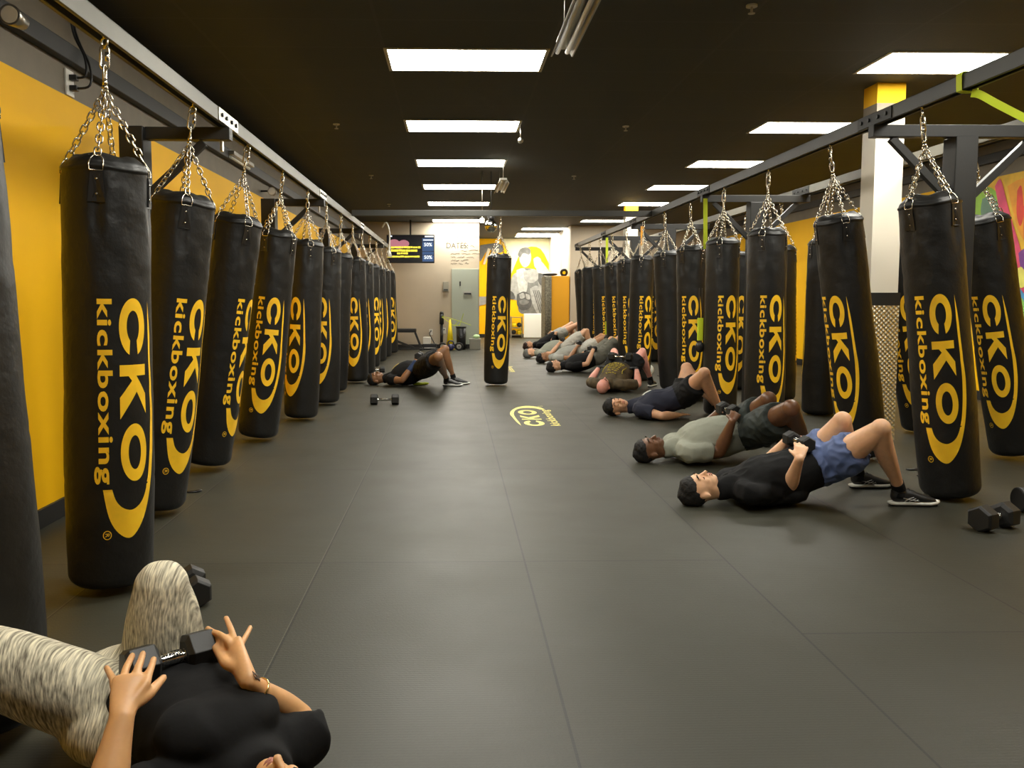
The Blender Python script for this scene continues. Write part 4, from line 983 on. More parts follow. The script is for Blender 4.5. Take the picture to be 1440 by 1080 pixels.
    for kn, an in ((knR, anR), (knL, anL)): T.tube([(kn, .069), (kn.lerp(an, .3), .070), (kn.lerp(an, .7), .054), (an, .042)], seg=20)
    T.ell(pel+a*.05+V((0, 0, .0)), (a*.11, b*.11, up*.085))
    flesh_build(T, 'leggings', [M_leg], root, .008, 8, noisefn=fold(.003, 7), org=org)
    # top
    T = Flesh()
    T.tube([(neck-a*.055+V((0, 0, .016)), .080, .078), (neck+a*.03, .115, .092), (neck+a*.10, .17, .095), (chest, .180, .118), (waist, .178, .122), (pel-a*.08+b*.03, .178, .108), (pel-a*.04+b*.03, .166, .094)], seg=32, round0=False, round1=False)
    T.ell(waist+a*.05+b*.03+V((0, 0, .045)), (a*.15, b*.165, up*.075))        # belly
    T.ell(chest-a*.07-b*.02+V((0, 0, .045)), (a*.115, b*.140, up*.085))
    for sg in (-1, 1):
        T.ell(chest+b*(sg*.065-.025)-a*.075+V((0, 0, .065)), (a*.095, b*.085, up*.065))
    T.tube([(neck+a*.08+b*.06, .075), (shR, .074), (shR.lerp(elR, .25), .066), (shR.lerp(elR, .48), .058)], seg=22, round1=False)
    T.tube([(neck+a*.08-b*.06, .075), (shL, .075), (shL.lerp(elL, .35), .068), (shL.lerp(elL, .6), .062)], seg=22, round1=False)
    flesh_build(T, 't_shirt', [M_tblack], root, .007, 26, noisefn=fold(.006, 9), org=org)
    # bracelet, ring, tattoo
    def around(c, t, r, th, n, m, tw=1.0, uo=up):
        t = V(t).normalized(); u = t.cross(uo).normalized(); w = u.cross(t)
        g = G(); g.pipe([V(c)-org+u*r*math.cos(2*PI*i/24)+w*r*tw*math.sin(2*PI*i/24) for i in range(24)], th, 8, close=True); g.build(n, m, root)
    M_gold = mat('gold', (.85, .62, .25), .25, 1)
    dR = (elR-wrR)
    around(wrR+dR*.20, dR, .0295, .0026, 'bracelet', M_gold, .9)
    around(Z(192.5, 946.5, .350), Z(198, 930, .350)-Z(190, 954, .350), .0112, .0014, 'ring', M_gold)
    g = G(); t = dR.normalized(); u = t.cross(up).normalized(); w = u.cross(t)
    rr = random.Random(3)
    for k in range(9):
        c0 = wrR+dR*(.0+.022*(k % 4))-t*.004; th0 = math.radians(50+25*(k//3)+rr.uniform(-8, 8)); R0 = .0268
        pts = []
        for j in range(12):
            th = th0+.28*math.cos(j*PI/6+k); q = c0+t*.008*math.sin(j*PI/6*(1+k % 2))
            pts.append(q-org+(u*math.cos(th)*R0+w*math.sin(th)*R0*.86))
        g.pipe(pts, .0012, 5)
    g.build('tattoo', mat('tattoo_ink', (.10, .07, .05), .6), root)
    # fingernails
    MN = mat('nail', (.75, .48, .36), .25)
    return root
woman()
# her dumbbell
c0, c1 = atz(198, 938, .298), atz(281, 915, .298)
mid = (c0+c1)/2; dd = (c1-c0)
make_dumbbell('black hex dumbbell with chrome handle under the hands of the woman in leggings', mid, math.atan2(dd.y, dd.x), 0, 1, roll=.2, group='dumbbells held on the hips', r=.057, L=dd.length+.085)

# dumbbells on the floor
def rest(px, py, label, rz, r=.06, L=.30):
    p = atz(px, py, r*.866); return make_dumbbell(label, (p.x, p.y, r*.866+.001), rz, 0, 1, roll=0, group='dumbbells on the floor', r=r, L=L)
rest(541, 562, 'black hex dumbbell on the mat in front of the bridging man', math.radians(0), .066, .33)
rest(273, 824, 'black hex dumbbell on the mat beside the knee of the woman in leggings', math.radians(115), .062, .24)
rest(1398, 727, 'black hex dumbbell on the mat beside the near right bag', math.radians(24), .075, .27)
rest(530, 520, 'small dumbbell on the mat behind the head of the bridging man', math.radians(10), .05, .26)
rest(1080, 618, 'small dumbbell lying between the men in the sage and black tees', math.radians(60), .055, .26)

# ------------------------------------------------------------------ things at the back
def wpx(u, v, y): return aty(u, v, y)
# television with menu screen, hung from the ceiling
def tv():
    y = 19.75; a, b = aty(543.5, 330, y), aty(611, 370, y)
    x0, x1, z0, z1 = a.x, b.x, b.z, a.z; W, H = x1-x0, z1-z0
    t = thing('television', 'wide black television with yellow and blue screen hanging above the back left', 'television', ((x0+x1)/2, y, z0))
    G().box2((-W/2, 0, 0), (W/2, .06, H)).build('casing', M_plasticb, t, .008)
    scr = mat('screen_black', (.004, .004, .005), .25, emit=.25, ecol=(.02, .02, .025))
    G().box2((-W/2+.02, -.004, .03), (W/2-.02, .001, H-.02)).build('screen', scr, t)
    ey = mat('screen_yellow', (.1, .09, .01), .5, emit=1.1, ecol=(1, .80, .06)); eb = mat('screen_blue', (.02, .04, .1), .5, emit=.45, ecol=(.08, .17, .38)); ew = mat('screen_white', (.1, .1, .1), .5, emit=1.1, ecol=(.9, .95, 1)); ep = mat('screen_pink', (.1, .03, .04), .5, emit=.5, ecol=(.8, .30, .36))
    X = lambda u: (u/600-.5)*W; Zz = lambda v: H*(1-v/370)
    def R_(g, u0, v0, u1, v1, d=.006): g.box2((X(u0), -d, Zz(v1)), (X(u1), -.003, Zz(v0)))
    g = G(); rr = random.Random(5)
    for v0, v1, u0, u1 in ((150, 178, 10, 425), (190, 222, 55, 385), (228, 256, 130, 270), (272, 298, 10, 425)):
        u = u0
        while u < u1-8:
            w = rr.uniform(18, 52); R_(g, u, v0+rr.uniform(0, 4), min(u+w, u1), v1-rr.uniform(0, 4)); u += w+rr.uniform(1, 5)
    g.build('yellow_lines', ey, t)
    g = G()
    for v0, v1 in ((45, 88), (96, 215), (222, 262), (270, 350)): R_(g, 448, v0, 590, v1, .005)
    g.build('blue_column', eb, t)
    g = G()
    for cx_, cz_ in ((95, 110), (215, 118), (150, 135)): g.ball((X(cx_), -.004, Zz(cz_)), (.13, .002, .09), 0, 20, 8)
    g.build('picture', ep, t)
    g = G()
    for txt, u, v, sz in (('50%', 468, 150, .115), ('50%', 468, 315, .115)):
        vs, fs = text_polys(txt, .02)
        g.add([(X(u)+p[0]*sz, -.008, Zz(v)+p[1]*sz) for p in vs], fs)
    R_(g, 30, 12, 70, 28); R_(g, 480, 14, 590, 32); R_(g, 460, 62, 585, 76)
    g.build('white_text', ew, t)
    G().box2((-.02, .02, H), (.02, .05, CEIL-z0)).build('hanger', M_plasticb, t)
tv()
# electrical cabinet, thermostat box, handwriting, outlets on the back wall
def wallbox(name, label, cat, u0, v0, u1, v1, d, m, y=YB, parts=()):
    a, b = aty(u0, v0, y), aty(u1, v1, y)
    t = thing(name, label, cat, ((a.x+b.x)/2, y, b.z)); W, H = b.x-a.x, a.z-b.z
    G().box2((-W/2, -d, 0), (W/2, -.001, H)).build('box_body', m, t, .006)
    for nm, u, v, w, h, dd, mm in parts:
        p = aty(u, v, y); G().box2((p.x-(a.x+b.x)/2-w/2, -d-dd, p.z-b.z-h/2), (p.x-(a.x+b.x)/2+w/2, -d+.001, p.z-b.z+h/2)).build(nm, mm, t, .003)
    return t
wallbox('electrical_cabinet', 'tall grey green electrical cabinet on the back wall', 'cabinet', 635, 378, 672.5, 484, .05, M_panelg, parts=[('latch', 647, 399, .035, .11, .012, M_plasticb), ('handle', 657.5, 412, .20, .09, .03, M_steel), ('lock', 657.5, 413, .17, .04, .034, M_plasticb)])
wallbox('thermostat_box', 'small grey box on the back wall left of the electrical cabinet', 'thermostat', 623, 396, 631, 410, .05, mat('box_grey', (.30, .28, .22), .5), parts=[('slot', 627, 407.5, .10, .03, .006, M_plasticb)])
for i, (u, v, lb) in enumerate(((606, 467, 'white wall outlet above the floor box with a plug in it'), (624.5, 465, 'white wall outlet behind the yellow cone'))):
    wallbox('wall_outlet', lb, 'outlet', u-2.5, v-4, u+2.5, v+4, .012, M_plasticw, parts=[('socket', u, v-1.5, .03, .03, .002, M_plasticb)])
# handwriting
def writing():
    ink = mat('marker_ink', (.07, .06, .05), .7)
    g = G(); p = aty(627, 349, YB)
    vs, fs = text_polys('DATES:', 0)
    g.add([(p.x+q[0]*.17, YB-.004, p.z+q[1]*.19) for q in vs], fs)
    o = g.build('wall_writing', ink, None); tag(o, 'faint handwritten word in marker on the back wall right of the television', 'writing')
    g = G(); rr = random.Random(2)
    for k, (u0, u1, v) in enumerate(((646, 662, 346), (648, 664, 352.5), (634, 670, 357), (634, 668, 361.5), (634, 658, 366), (634, 656, 370.5), (642, 668, 333))):
        a = aty(u0, v, YB); b = aty(u1, v, YB); x = a.x
        while x < b.x:
            w = rr.uniform(.08, .22); n = 9
            g.pipe([(x+w*i/n, YB-.003, a.z+rr.uniform(-.022, .022)) for i in range(n+1)], .0035, 4); x += w+.05
    o = g.build('wall_scribble', ink, None); tag(o, 'faint lines of marker scribble on the back wall above the electrical cabinet', 'writing')
writing()
# weight bench
def bench():
    c = atz(572, 489, 0); t = thing('weight_bench', 'black adjustable weight bench against the back wall', 'bench', (c.x, 19.7, 0))
    G().box2((-.28, -.13, .42), (.28, .13, .51)).build('seat', M_plasticb, t, .02)
    G().bar((-.9, 0, .40), (-.25, 0, .47), .26, .09).build('backrest', M_plasticb, t, .02)
    g = G(); g.bar((-.55, 0, .36), (.22, 0, .05), .05, .05); g.bar((.25, 0, .42), (.40, 0, .03), .05, .05); g.bar((-.35, 0, .40), (-.15, 0, .20), .04, .04); g.box2((-.7, -.2, 0), (-.62, .2, .05)); g.box2((.36, -.25, 0), (.44, .25, .05)); g.bar((-.66, 0, .03), (.40, 0, .03), .05, .04)
    g.build('bench_frame', M_blacksteel, t, .004)
bench()
def at_floor(u, y): return aty(u, 480, y).x
YF = 19.85
# floor machine with cord
t = thing('floor_box', 'small white box machine on the floor below the outlet', 'machine', (at_floor(604.5, YF), YF, 0))
G().box2((-.16, -.12, 0), (.16, .12, .14)).build('box_body', M_plasticb, t, .01); G().box2((-.16, -.12, .14), (.02, .10, .30)).box2((-.15, -.121, .03), (.15, -.10, .06)).build('cover', M_plasticw, t, .01)
o = G().pipe(catmull([(at_floor(606, YB), YB-.03, .42), (at_floor(604, YF), YF+.2, .36), (at_floor(610, YF), YF+.12, .16), (at_floor(614, YF), YF+.05, .02), (at_floor(609, YF), YF+.1, .016)]), .012, 8).build('power_lead', M_plasticb); tag(o, 'black power cord hanging from the outlet at the back wall', 'cord')
# pole
t = thing('floor_pole', 'thin black pole standing against the back wall beside the yellow cone', 'pole', (at_floor(621, YF), YF+.2, 0))
G().cyl((0, 0, 0), (0, 0, .62), .035, 16).build('lower_tube', M_plasticb, t); G().cyl((0, 0, .60), (0, 0, .84), .055, 16, r2=.05).build('upper_tube', M_plasticb, t); G().ball((0, 0, .86), .05).build('top_knob', M_plasticb, t)
# cone
t = thing('sports_cone', 'tall bright yellow cone on the floor at the back wall', 'cone', (at_floor(633, YF), YF, 0))
G().cyl((0, 0, .02), (0, 0, .72), .10, 28, r2=.02).build('cone_body', M_coneY, t); G().box2((-.11, -.11, 0), (.11, .11, .02)).build('cone_base', M_coneY, t, .006)
# kettlebell
def kettlebell(u, y, m, label, r=.085):
    t = thing('kettlebell', label, 'kettlebell', (at_floor(u, y), y, 0)); G().ball((0, 0, r*.95), (r, r, r*.95), 0, 24, 14).build('bell', m, t)
    G().pipe(catmull([(-r*.7, 0, r*1.5), (-r*.75, 0, r*2.1), (-r*.4, 0, r*2.6), (r*.4, 0, r*2.6), (r*.75, 0, r*2.1), (r*.7, 0, r*1.5)]), .016, 10).build('handle', m, t)
kettlebell(634, 19.45, mat('kettle_blue', (.03, .03, .09), .4), 'dark blue kettlebell in front of the yellow cone')
# ab wheels
def wheel(u, y, label):
    t = thing('exercise_wheel', label, 'wheel', (at_floor(u, y), y, .10))
    G().ring((0, 0, 0), (0, 1, .15), .078, .022, 0, 28, 10).build('tyre', M_rubber, t); G().cyl((0, -.02, 0), (0, .02, .0), .055, 24).build('hub', M_steel, t); G().cyl((0, -.14, 0), (0, .14, 0), .015, 12).build('handle', M_plasticb, t)
wheel(622.5, 19.4, 'black exercise wheel with steel hub left of the kettlebell'); wheel(645.5, 19.4, 'black exercise wheel right of the kettlebell in front of the bin')
t = thing('bin', 'black round bin on the floor at the back wall', 'bin', (at_floor(648.5, YF), YF, 0))
g = G(); g.cyl((0, 0, 0), (0, 0, .54), .105, 28, r2=.12).ring((0, 0, .54), (0, 0, 1), .122, .012, 0, 28).build('bin_body', M_plasticb, t)
G().pipe([(-.11+.22*i/10, -.11-.03*math.sin(PI*i/10), .42-.14*math.sin(PI*i/10)) for i in range(11)], .008, 6).build('bail_handle', M_plasticb, t)
o = G().bar((0, 0, 0), (.10, 0, .30), .02, .012).bar((-.12, 0, 0), (-.03, 0, .12), .02, .012).pipe([(-.42, .08, .22), (-.15, .02, .02), (.02, 0, .02)], .008, 6).pipe([(-.42, .08, .24), (0, .02, .12), (.28, 0, .02)], .006, 6).build('resistance_strap', M_tapey); o.location = (at_floor(646, YF), YF, .56); tag(o, 'yellow and black strap draped over the black bin', 'strap')
t = thing('storage_crate', 'low grey crate on the floor at the corner of the alcove', 'crate', (at_floor(668, 19.9), 19.9, 0)); G().box2((-.13, -.13, 0), (.13, .13, .24)).build('crate_body', mat('crate_grey', (.28, .27, .22), .6), t, .01); G().box2((-.14, -.14, .22), (.14, .14, .26)).build('rim', mat('crate_rim', (.33, .32, .26), .6), t, .005)
o = G().ball((0, 0, 0), (.085, .085, .05), 0, 20, 10).build('green_ball', mat('pale_green', (.5, .68, .35), .5)); o.location = (at_floor(670, 19.9), 19.9, .31); tag(o, 'pale green ball lying on top of the grey crate', 'ball')

# alcove: rack, board, orange cabinet
t = thing('storage_rack', 'small metal rack with yellow gear against the boxer mural', 'rack', (at_floor(726, 25.6), 25.6, 0))
for sx_ in (-.17, .17):
    for sy_ in (-.15, .15): G().box2((sx_-.015, sy_-.015, 0), (sx_+.015, sy_+.015, .66)).build('leg', M_steel, t)
for z in (.08, .30, .62): G().box2((-.19, -.17, z), (.19, .17, z+.02)).build('shelf', M_steel, t)
for i, z in enumerate((.10, .32)):
    for j in range(2):
        o = G().ball((0, 0, 0), (.07, .09, .075), 0, 16, 10).ball((.05, -.05, .0), (.03, .04, .05), 0, 12, 8).build('boxing_glove', (M_coneY if (i+j) % 2 else M_plasticb)); o.location = (at_floor(726, 25.6)-.085+.17*j, 25.58, z+.078)
        tag(o, '%s boxing glove on the %s shelf of the small rack' % (('yellow' if (i+j) % 2 else 'black'), ('lower', 'middle')[i]), 'glove', 'gloves on the rack')
ya_ = 25.3
a, b = aty(736.5, 441, ya_), aty(767, 474, ya_)
t = thing('white_board', 'plain white board box standing below the boxer mural', 'board', ((a.x+b.x)/2, ya_, 0)); G().box2((a.x-(a.x+b.x)/2, -.05, .02), ((b.x-a.x)/2, .05, a.z)).build('board_body', M_white2, t, .01)
yc = 21.25
a, b = aty(776, 388, yc), aty(800.3, 470, yc)
t = thing('cabinet', 'tall orange cabinet standing at the right side of the alcove', 'cabinet', (a.x, yc, 0))
G().box2((0, 0, 0), (b.x-a.x, .9, a.z)).build('cabinet_body', mat('cabinet_orange', (.85, .40, .015), .5), t, .01)
g = G(); m_rope = mat('rope_grey', (.23, .21, .15), .8, bump=.6, bscale=40, mott=.5, mscale=25)
for k in range(7): g.pipe([(-.02-.022*k, -.02, a.z-.02), (-.02-.022*k+.01*math.sin(k), -.03, a.z*.5), (-.02-.022*k, -.02, .03)], .012, 6)
g.box2((-.17, 0.02, .0), (-.005, .88, a.z-.01)); g.build('side_panel', m_rope, t)
t = thing('boxing_mitts', 'black focus mitts with a yellow patch lying on the orange cabinet', 'mitts', ((a.x+b.x)/2-.02, yc+.3, a.z+.004))
G().ball((-.22, 0, .045), (.20, .14, .045), 0, 20, 10).build('mitt', M_plasticb, t); G().ring((.14, -.02, .09), (0, 1, .2), .07, .035, 0, 24, 10).build('mitt', M_plasticb, t); G().ball((.14, -.02, .09), (.055, .03, .055), 0, 18, 8).build('pad', M_coneY, t)
# boxer mural painted on the alcove wall
def mural():
    y = YA-.004
    def pt(u, v): p = aty(u, v, YA); return (p.x, p.z)
    layers = []
    gr = lambda n, v: mat('mural_grey_%s' % n, (v, v, v*.93), .6, mott=.25, mscale=9)
    lt, md, dk, vd, wh = gr('light', .30), gr('mid', .15), gr('dark', .07), gr('deep', .03), gr('white', .42)
    o_root = thing('wall_mural', 'black and white boxer with raised fists painted on the yellow alcove wall', 'mural', (0, YA, 0))
    cnt = [0]
    def poly(name, pts, m, smooth=True):
        pts = catmull(pts+[pts[0]], 4)[:-1] if smooth else pts
        q = [pt(*p) for p in pts]; d = .004+.0012*cnt[0]; cnt[0] += 1
        tri = tessellate_polygon([[V((a_, b_, 0)) for a_, b_ in q]])
        G().add([(a_, -d, b_) for a_, b_ in q], [tuple(reversed(t_)) for t_ in tri]).build(name, m, o_root)
    poly('glare_wash', [(705, 336), (798, 334), (799, 372), (780, 384), (760, 350), (735, 352), (716, 388), (712, 350)], mat('mural_glare', (.86, .80, .48), .6, mott=.15, mscale=3))  # glare of the alcove lights painted as a pale patch across the top
    poly('torso', [(722, 388), (732, 378), (748, 378), (760, 386), (766, 400), (764, 420), (768, 441), (733, 441), (728, 425), (722, 405)], md)
    poly('arm', [(717, 398), (722, 386), (730, 384), (735, 398), (738, 412), (730, 422), (718, 418)], lt)
    poly('arm', [(757, 396), (764, 390), (776, 398), (782, 412), (775, 422), (764, 416), (758, 406)], lt)
    poly('forearm', [(726, 380), (738, 378), (742, 400), (738, 414), (730, 410)], wh)
    poly('forearm', [(752, 368), (760, 366), (778, 392), (768, 400), (756, 384)], wh)
    poly('head', [(730, 356), (736, 350), (744, 352), (747, 362), (744, 372), (737, 376), (731, 368)], wh)
    poly('hair', [(728, 358), (732, 350), (741, 348), (746, 352), (744, 358), (736, 356), (731, 362)], md)
    poly('fist', [(750, 364), (756, 361), (761, 366), (759, 376), (752, 376)], wh)
    poly('fist', [(732, 384), (741, 380), (744, 388), (738, 394), (732, 392)], wh)
    poly('wrap', [(736, 382), (750, 378), (757, 384), (757, 392), (748, 398), (738, 394)], lt)
    poly('belly', [(727, 414), (736, 410), (745, 414), (748, 424), (744, 434), (733, 436), (727, 428)], dk)
    poly('muscle', [(730, 414), (736, 412), (738, 418), (732, 420)], lt)
    poly('muscle', [(739, 413), (745, 415), (745, 421), (740, 420)], lt)
    poly('muscle', [(730, 423), (738, 421), (744, 424), (740, 428), (732, 428)], md)
    poly('cloth', [(745, 406), (756, 402), (764, 420), (768, 441), (756, 441), (748, 425)], lt)
    for k in range(4): poly('cloth_fold', [(749+2.6*k, 408), (750+2.6*k, 408), (760+2.2*k, 440), (758.6+2.2*k, 440)], dk, False)
    poly('shadow_shape', [(757, 384), (764, 386), (768, 396), (762, 402), (757, 396)], dk)
    poly('shadow_shape', [(716, 408), (722, 412), (724, 420), (717, 420)], dk)
    poly('grey_sweep', [(675, 345), (700, 342), (708, 350), (702, 356), (686, 352), (675, 368)], md)
    poly('grey_band', [(674, 417), (690, 417), (690, 426), (674, 430)], gr('band', .3), False)
    for k in range(3): poly('pale_stroke', [(679+7*k, 372), (682+7*k, 372), (690+6*k, 350), (686+6*k, 349)], mat('mural_pale_stroke', (.68, .60, .42), .6), False)
mural()
# colourful mural on the right wall
def mural_right():
    X = WR-.004
    t = thing('wall_mural', 'multicoloured abstract mural on the right wall behind the near bags', 'mural', (WR, 0, 0))
    y0, y1 = 6.5, atx(1352, 400, WR).y
    cnt = [0]
    def poly(name, pts, col, smooth=True, mott=.15):
        m = mat('paint_%02x%02x%02x' % tuple(int(c*255) for c in col), col, .55, mott=mott, mscale=6)
        if smooth: pts = catmull(pts+[pts[0]], 4)[:-1]
        q = [atx(u, v, WR) for u, v in pts]; d = .004+.0012*cnt[0]; cnt[0] += 1
        tri = tessellate_polygon([[V((p.y, p.z, 0)) for p in q]])
        G().add([(-d, p.y, p.z) for p in q], [tuple(a) for a in tri]).build(name, m, t)
    top = lambda u: 418-(u-638)/4.50
    poly('background', [(1353, top(1353)+1), (1460, top(1460)+1), (1470, 505), (1425, 500), (1353, 470)], (.86, .50, .02), False)
    poly('green_field', [(1356, 270), (1378, 262), (1400, 268), (1412, 300), (1410, 340), (1385, 352), (1357, 340)], (.30, .55, .05))
    poly('teal_shape', [(1382, 280), (1396, 274), (1404, 292), (1402, 318), (1388, 322), (1380, 300)], (.14, .26, .18))
    poly('lime_edge', [(1358, 300), (1368, 285), (1374, 320), (1362, 345)], (.50, .66, .08))
    poly('pink_band', [(1400, 262), (1408, 252), (1416, 280), (1424, 310), (1436, 350), (1446, 400), (1436, 420), (1424, 380), (1412, 330), (1406, 295)], (.78, .07, .16))
    poly('pink_band', [(1412, 330), (1420, 350), (1426, 390), (1420, 410), (1414, 370)], (.78, .12, .10))
    poly('orange_shape', [(1418, 262), (1436, 252), (1450, 258), (1452, 340), (1436, 330), (1424, 290)], (.90, .36, .01))
    poly('red_stroke', [(1432, 268), (1438, 262), (1441, 300), (1436, 318), (1431, 300)], (.80, .05, .02))
    poly('red_stroke', [(1441, 290), (1446, 285), (1450, 330), (1442, 345)], (.80, .06, .02))
    poly('purple_patch', [(1434, 356), (1444, 350), (1450, 372), (1438, 378)], (.22, .05, .30))
    poly('purple_patch', [(1398, 470), (1410, 462), (1416, 480), (1404, 486)], (.30, .06, .26))
    poly('blue_stroke', [(1426, 395), (1440, 410), (1450, 430), (1440, 440), (1428, 420)], (.06, .28, .55))
    poly('green_field', [(1424, 415), (1440, 420), (1450, 450), (1436, 462), (1425, 445)], (.22, .50, .10))
    poly('yellow_patch', [(1430, 380), (1440, 376), (1446, 398), (1436, 404)], (.85, .78, .15))
    for k, (u, v) in enumerate(((1432, 440), (1440, 448), (1429, 428))): poly('dot', [(u-2.5, v), (u, v-3), (u+2.5, v), (u, v+3)], (.75, .10, .40))
mural_right()

# ------------------------------------------------------------------ ceiling fittings
def sprinkler(u, v, label):
    p = atz(u, v, CEIL-.03); t = thing('sprinkler', label, 'sprinkler', (p.x, p.y, CEIL), group='ceiling sprinklers')
    G().cyl((0, 0, 0), (0, 0, -.012), .035, 20).build('rose', M_frame, t); G().cyl((0, 0, -.01), (0, 0, -.05), .008, 10).cyl((0, 0, -.05), (0, 0, -.053), .022, 14).build('head', M_steel, t)
for u, v, lb in ((1057, 14, 'nearest sprinkler on the black ceiling toward the right'), (880, 181, 'sprinkler on the ceiling between the two rows of light panels'), (473, 178, 'sprinkler on the ceiling left of the second aisle panel'), (807, 250, 'small sprinkler farther back right of the aisle panels'), (522, 249, 'small sprinkler left of the fourth aisle panel'), (547, 289, 'small sprinkler left of the fifth aisle panel')): sprinkler(u, v, lb)
# hanging fluorescent fittings with steel reflectors
def strip(u0, v0, y0, L, label, w=.12, grp=None):
    p = aty(u0, v0, y0); t = thing('strip_light', label, 'strip light', (p.x, y0, p.z), math.radians(0), 'unlit strip lights')
    G().prism([(-w/2, 0, 0), (-w*.28, 0, .05), (w*.28, 0, .05), (w/2, 0, 0), (w/2-.008, 0, 0), (w*.26, 0, .042), (-w*.26, 0, .042), (-w/2+.008, 0, 0)], (0, -L, 0)).build('reflector', M_steel, t)
    for s in (-1, 1): G().cyl((s*w*.22, -.02, .02), (s*w*.22, -L+.02, .02), .013, 12).build('tube', M_plasticw, t)
    G().box2((-w*.3, -.05, .05), (w*.3, -L+.05, .075)).build('housing', M_steel, t)
    for yy in (-.1, -L+.1): G().cyl((0, yy, .07), (0, yy, CEIL-p.z), .003, 6).build('hanging_wire', M_steel, t)
strip(790, 80, 4.9, 1.25, 'long unlit strip light with steel reflector hanging near the camera', .13)
strip(702, 272, 12.2, 1.1, 'short unlit strip light hanging right of the fourth aisle panel', .15)
p = aty(732, 195, 9.0); t = thing('hanging_camera', 'small silver hanging fitting right of the second aisle panel', 'fitting', (p.x, 9.0, p.z)); G().ball((0, 0, -.02), .03).build('ball_head', M_steel, t); G().cyl((0, 0, 0), (0, 0, CEIL-p.z), .006, 8).build('stem', M_steel, t)
p = aty(690.5, 318, 12.2); t = thing('mirror_ball', 'silver mirror ball hanging above the lone bag in the aisle', 'mirror ball', (p.x, 12.2, p.z))
g = G()
R0 = .092
for i in range(12):
    for j in range(24):
        a0, a1 = PI*i/12, PI*(i+1)/12; b0, b1 = 2*PI*j/24, 2*PI*(j+.92)/24
        q = lambda a_, b_, r: (r*math.sin(a_)*math.cos(b_), r*math.sin(a_)*math.sin(b_), r*math.cos(a_))
        g.add([q(a0+.01, b0, R0), q(a1-.01, b0, R0), q(a1-.01, b1, R0), q(a0+.01, b1, R0)], [(0, 1, 2, 3)])
g.ball((0, 0, 0), R0*.985, 0, 24, 12)
g.build('mirror_tiles', M_chrome, t); G().cyl((0, 0, R0-.005), (0, 0, R0+.05), .05, 20).cyl((0, 0, R0+.04), (0, 0, CEIL-p.z), .006, 8).build('motor', M_plasticb, t)
p = aty(678, 313, 12.2); t = thing('spotlight', 'small lit white spotlight beside the mirror ball', 'spotlight', (p.x, 12.2, p.z)); G().cyl((0, 0, 0), (0, .0, .06), .03, 16).build('lamp', mat('spot_lit', (.9, .9, .8), .4, emit=8, ecol=(1, .93, .78)), t); G().cyl((0, 0, .06), (0, 0, CEIL-p.z), .008, 8).build('stem', M_steel, t)
# wall items high on the left: outlet with plugs, cables, round lamps
def lw(u, v): return atx(u, v, WL)
p = lw(96, 117); t = thing('wall_outlet', 'white outlet with two black plugs high on the left wall', 'outlet', (WL, p.y, p.z)); G().box2((0, -.05, -.075), (.012, .05, .075)).build('plate', M_plasticw, t, .003)
for z in (.03, -.03): G().box2((.012, -.02, z-.016), (.055, .02, z+.016)).build('plug', M_plasticb, t, .004)
o = G().pipe(catmull([(.05, 0, .03), (.10, .01, .05), (.09, .02, .16), (.03, .02, .30), (.02, -.02, .55)]), .007, 8).pipe(catmull([(.05, 0, -.03), (.12, .01, -.01), (.12, .02, .1), (.04, .03, .30), (.02, 0, .55)]), .007, 8).build('power_cable', M_plasticb); o.location = (WL, p.y, p.z); tag(o, 'pair of black cables rising from the high outlet on the left wall', 'cable')
def spotcan(u, v, label, d=.14):
    p = atx(u, v, WL+d); t = thing('spotlight', label, 'spotlight', (p.x, p.y, p.z)); G().cyl((0, -.07, 0), (0, .05, .0), .05, 20, r2=.035).build('can', M_steel, t); G().cyl((0, -.071, 0), (0, -.069, 0), .04, 20).build('lens', M_plasticw, t); G().box2((-d, -.01, .0), (.0, .01, .02)).build('bracket', M_plasticb, t)
spotcan(384, 270, 'silver spotlight on the left wall above the second steel post'); spotcan(24, 27, 'silver spotlight high on the left wall at the near end')
p = atx(340, 226, WL+.10); t = thing('strip_light', 'small unlit strip light on the left wall above the third bag', 'strip light', p); G().box2((-.1, -.35, 0), (.02, .45, .04)).build('housing', M_steel, t, .005); G().cyl((-.03, -.33, -.015), (-.03, .43, -.015), .014, 12).build('tube', M_plasticw, t)
o = G().pipe(catmull([(-1.30, 15.3, 2.52), (-1.22, 15.2, 2.60), (-1.16, 15.2, 2.42), (-1.17, 15.2, 2.08)]), .014, 8).cyl((-1.17, 15.2, 2.10), (-1.17, 15.2, 1.98), .02, 16, r2=.06).build('bell_pull', M_plasticw); tag(o, 'pale cord with a small bell end hanging at the far left rail', 'cord')

# ------------------------------------------------------------------ straps on the right
def strap(pts, w, m, name, label, g2=None, up=(0, 1, 0), wdir=None):
    g = G(); pts = [V(p) for p in catmull([tuple(p) for p in pts], 6)]; n = len(pts); vs = []
    for i, p in enumerate(pts):
        t = (pts[min(i+1, n-1)]-pts[max(i-1, 0)]).normalized(); sd = t.cross(V(up))
        if wdir is not None: sd = V(wdir)
        if sd.length < .05: sd = V((1, 0, 0))
        sd.normalize(); nn = sd.cross(t)
        vs.append([p+sd*w/2+nn*.0015, p-sd*w/2+nn*.0015, p-sd*w/2-nn*.0015, p+sd*w/2-nn*.0015])
    g.loft(vs, 0, False); o = g.build(name, m); return tag(o, label, 'strap', 'straps hung on the right rails')
pz = RAILR
yq = atx(1360, 122, RAILR).y
strap([(RAILR-.043, yq, ZR+.03), (RAILR-.046, yq, ZR+.08), (RAILR-.043, yq, ZR+.126), (RAILR, yq, ZR+.130), (RAILR+.043, yq, ZR+.126), (RAILR+.046, yq, ZR+.07), (RAILR+.043, yq, ZR+.03), (RAILR, yq, ZR+.024), (RAILR-.040, yq, ZR+.028)], .05, M_tapey, 'rail_strap', 'yellow green strap looped round the near end of the right inner rail', wdir=(0, 1, 0))
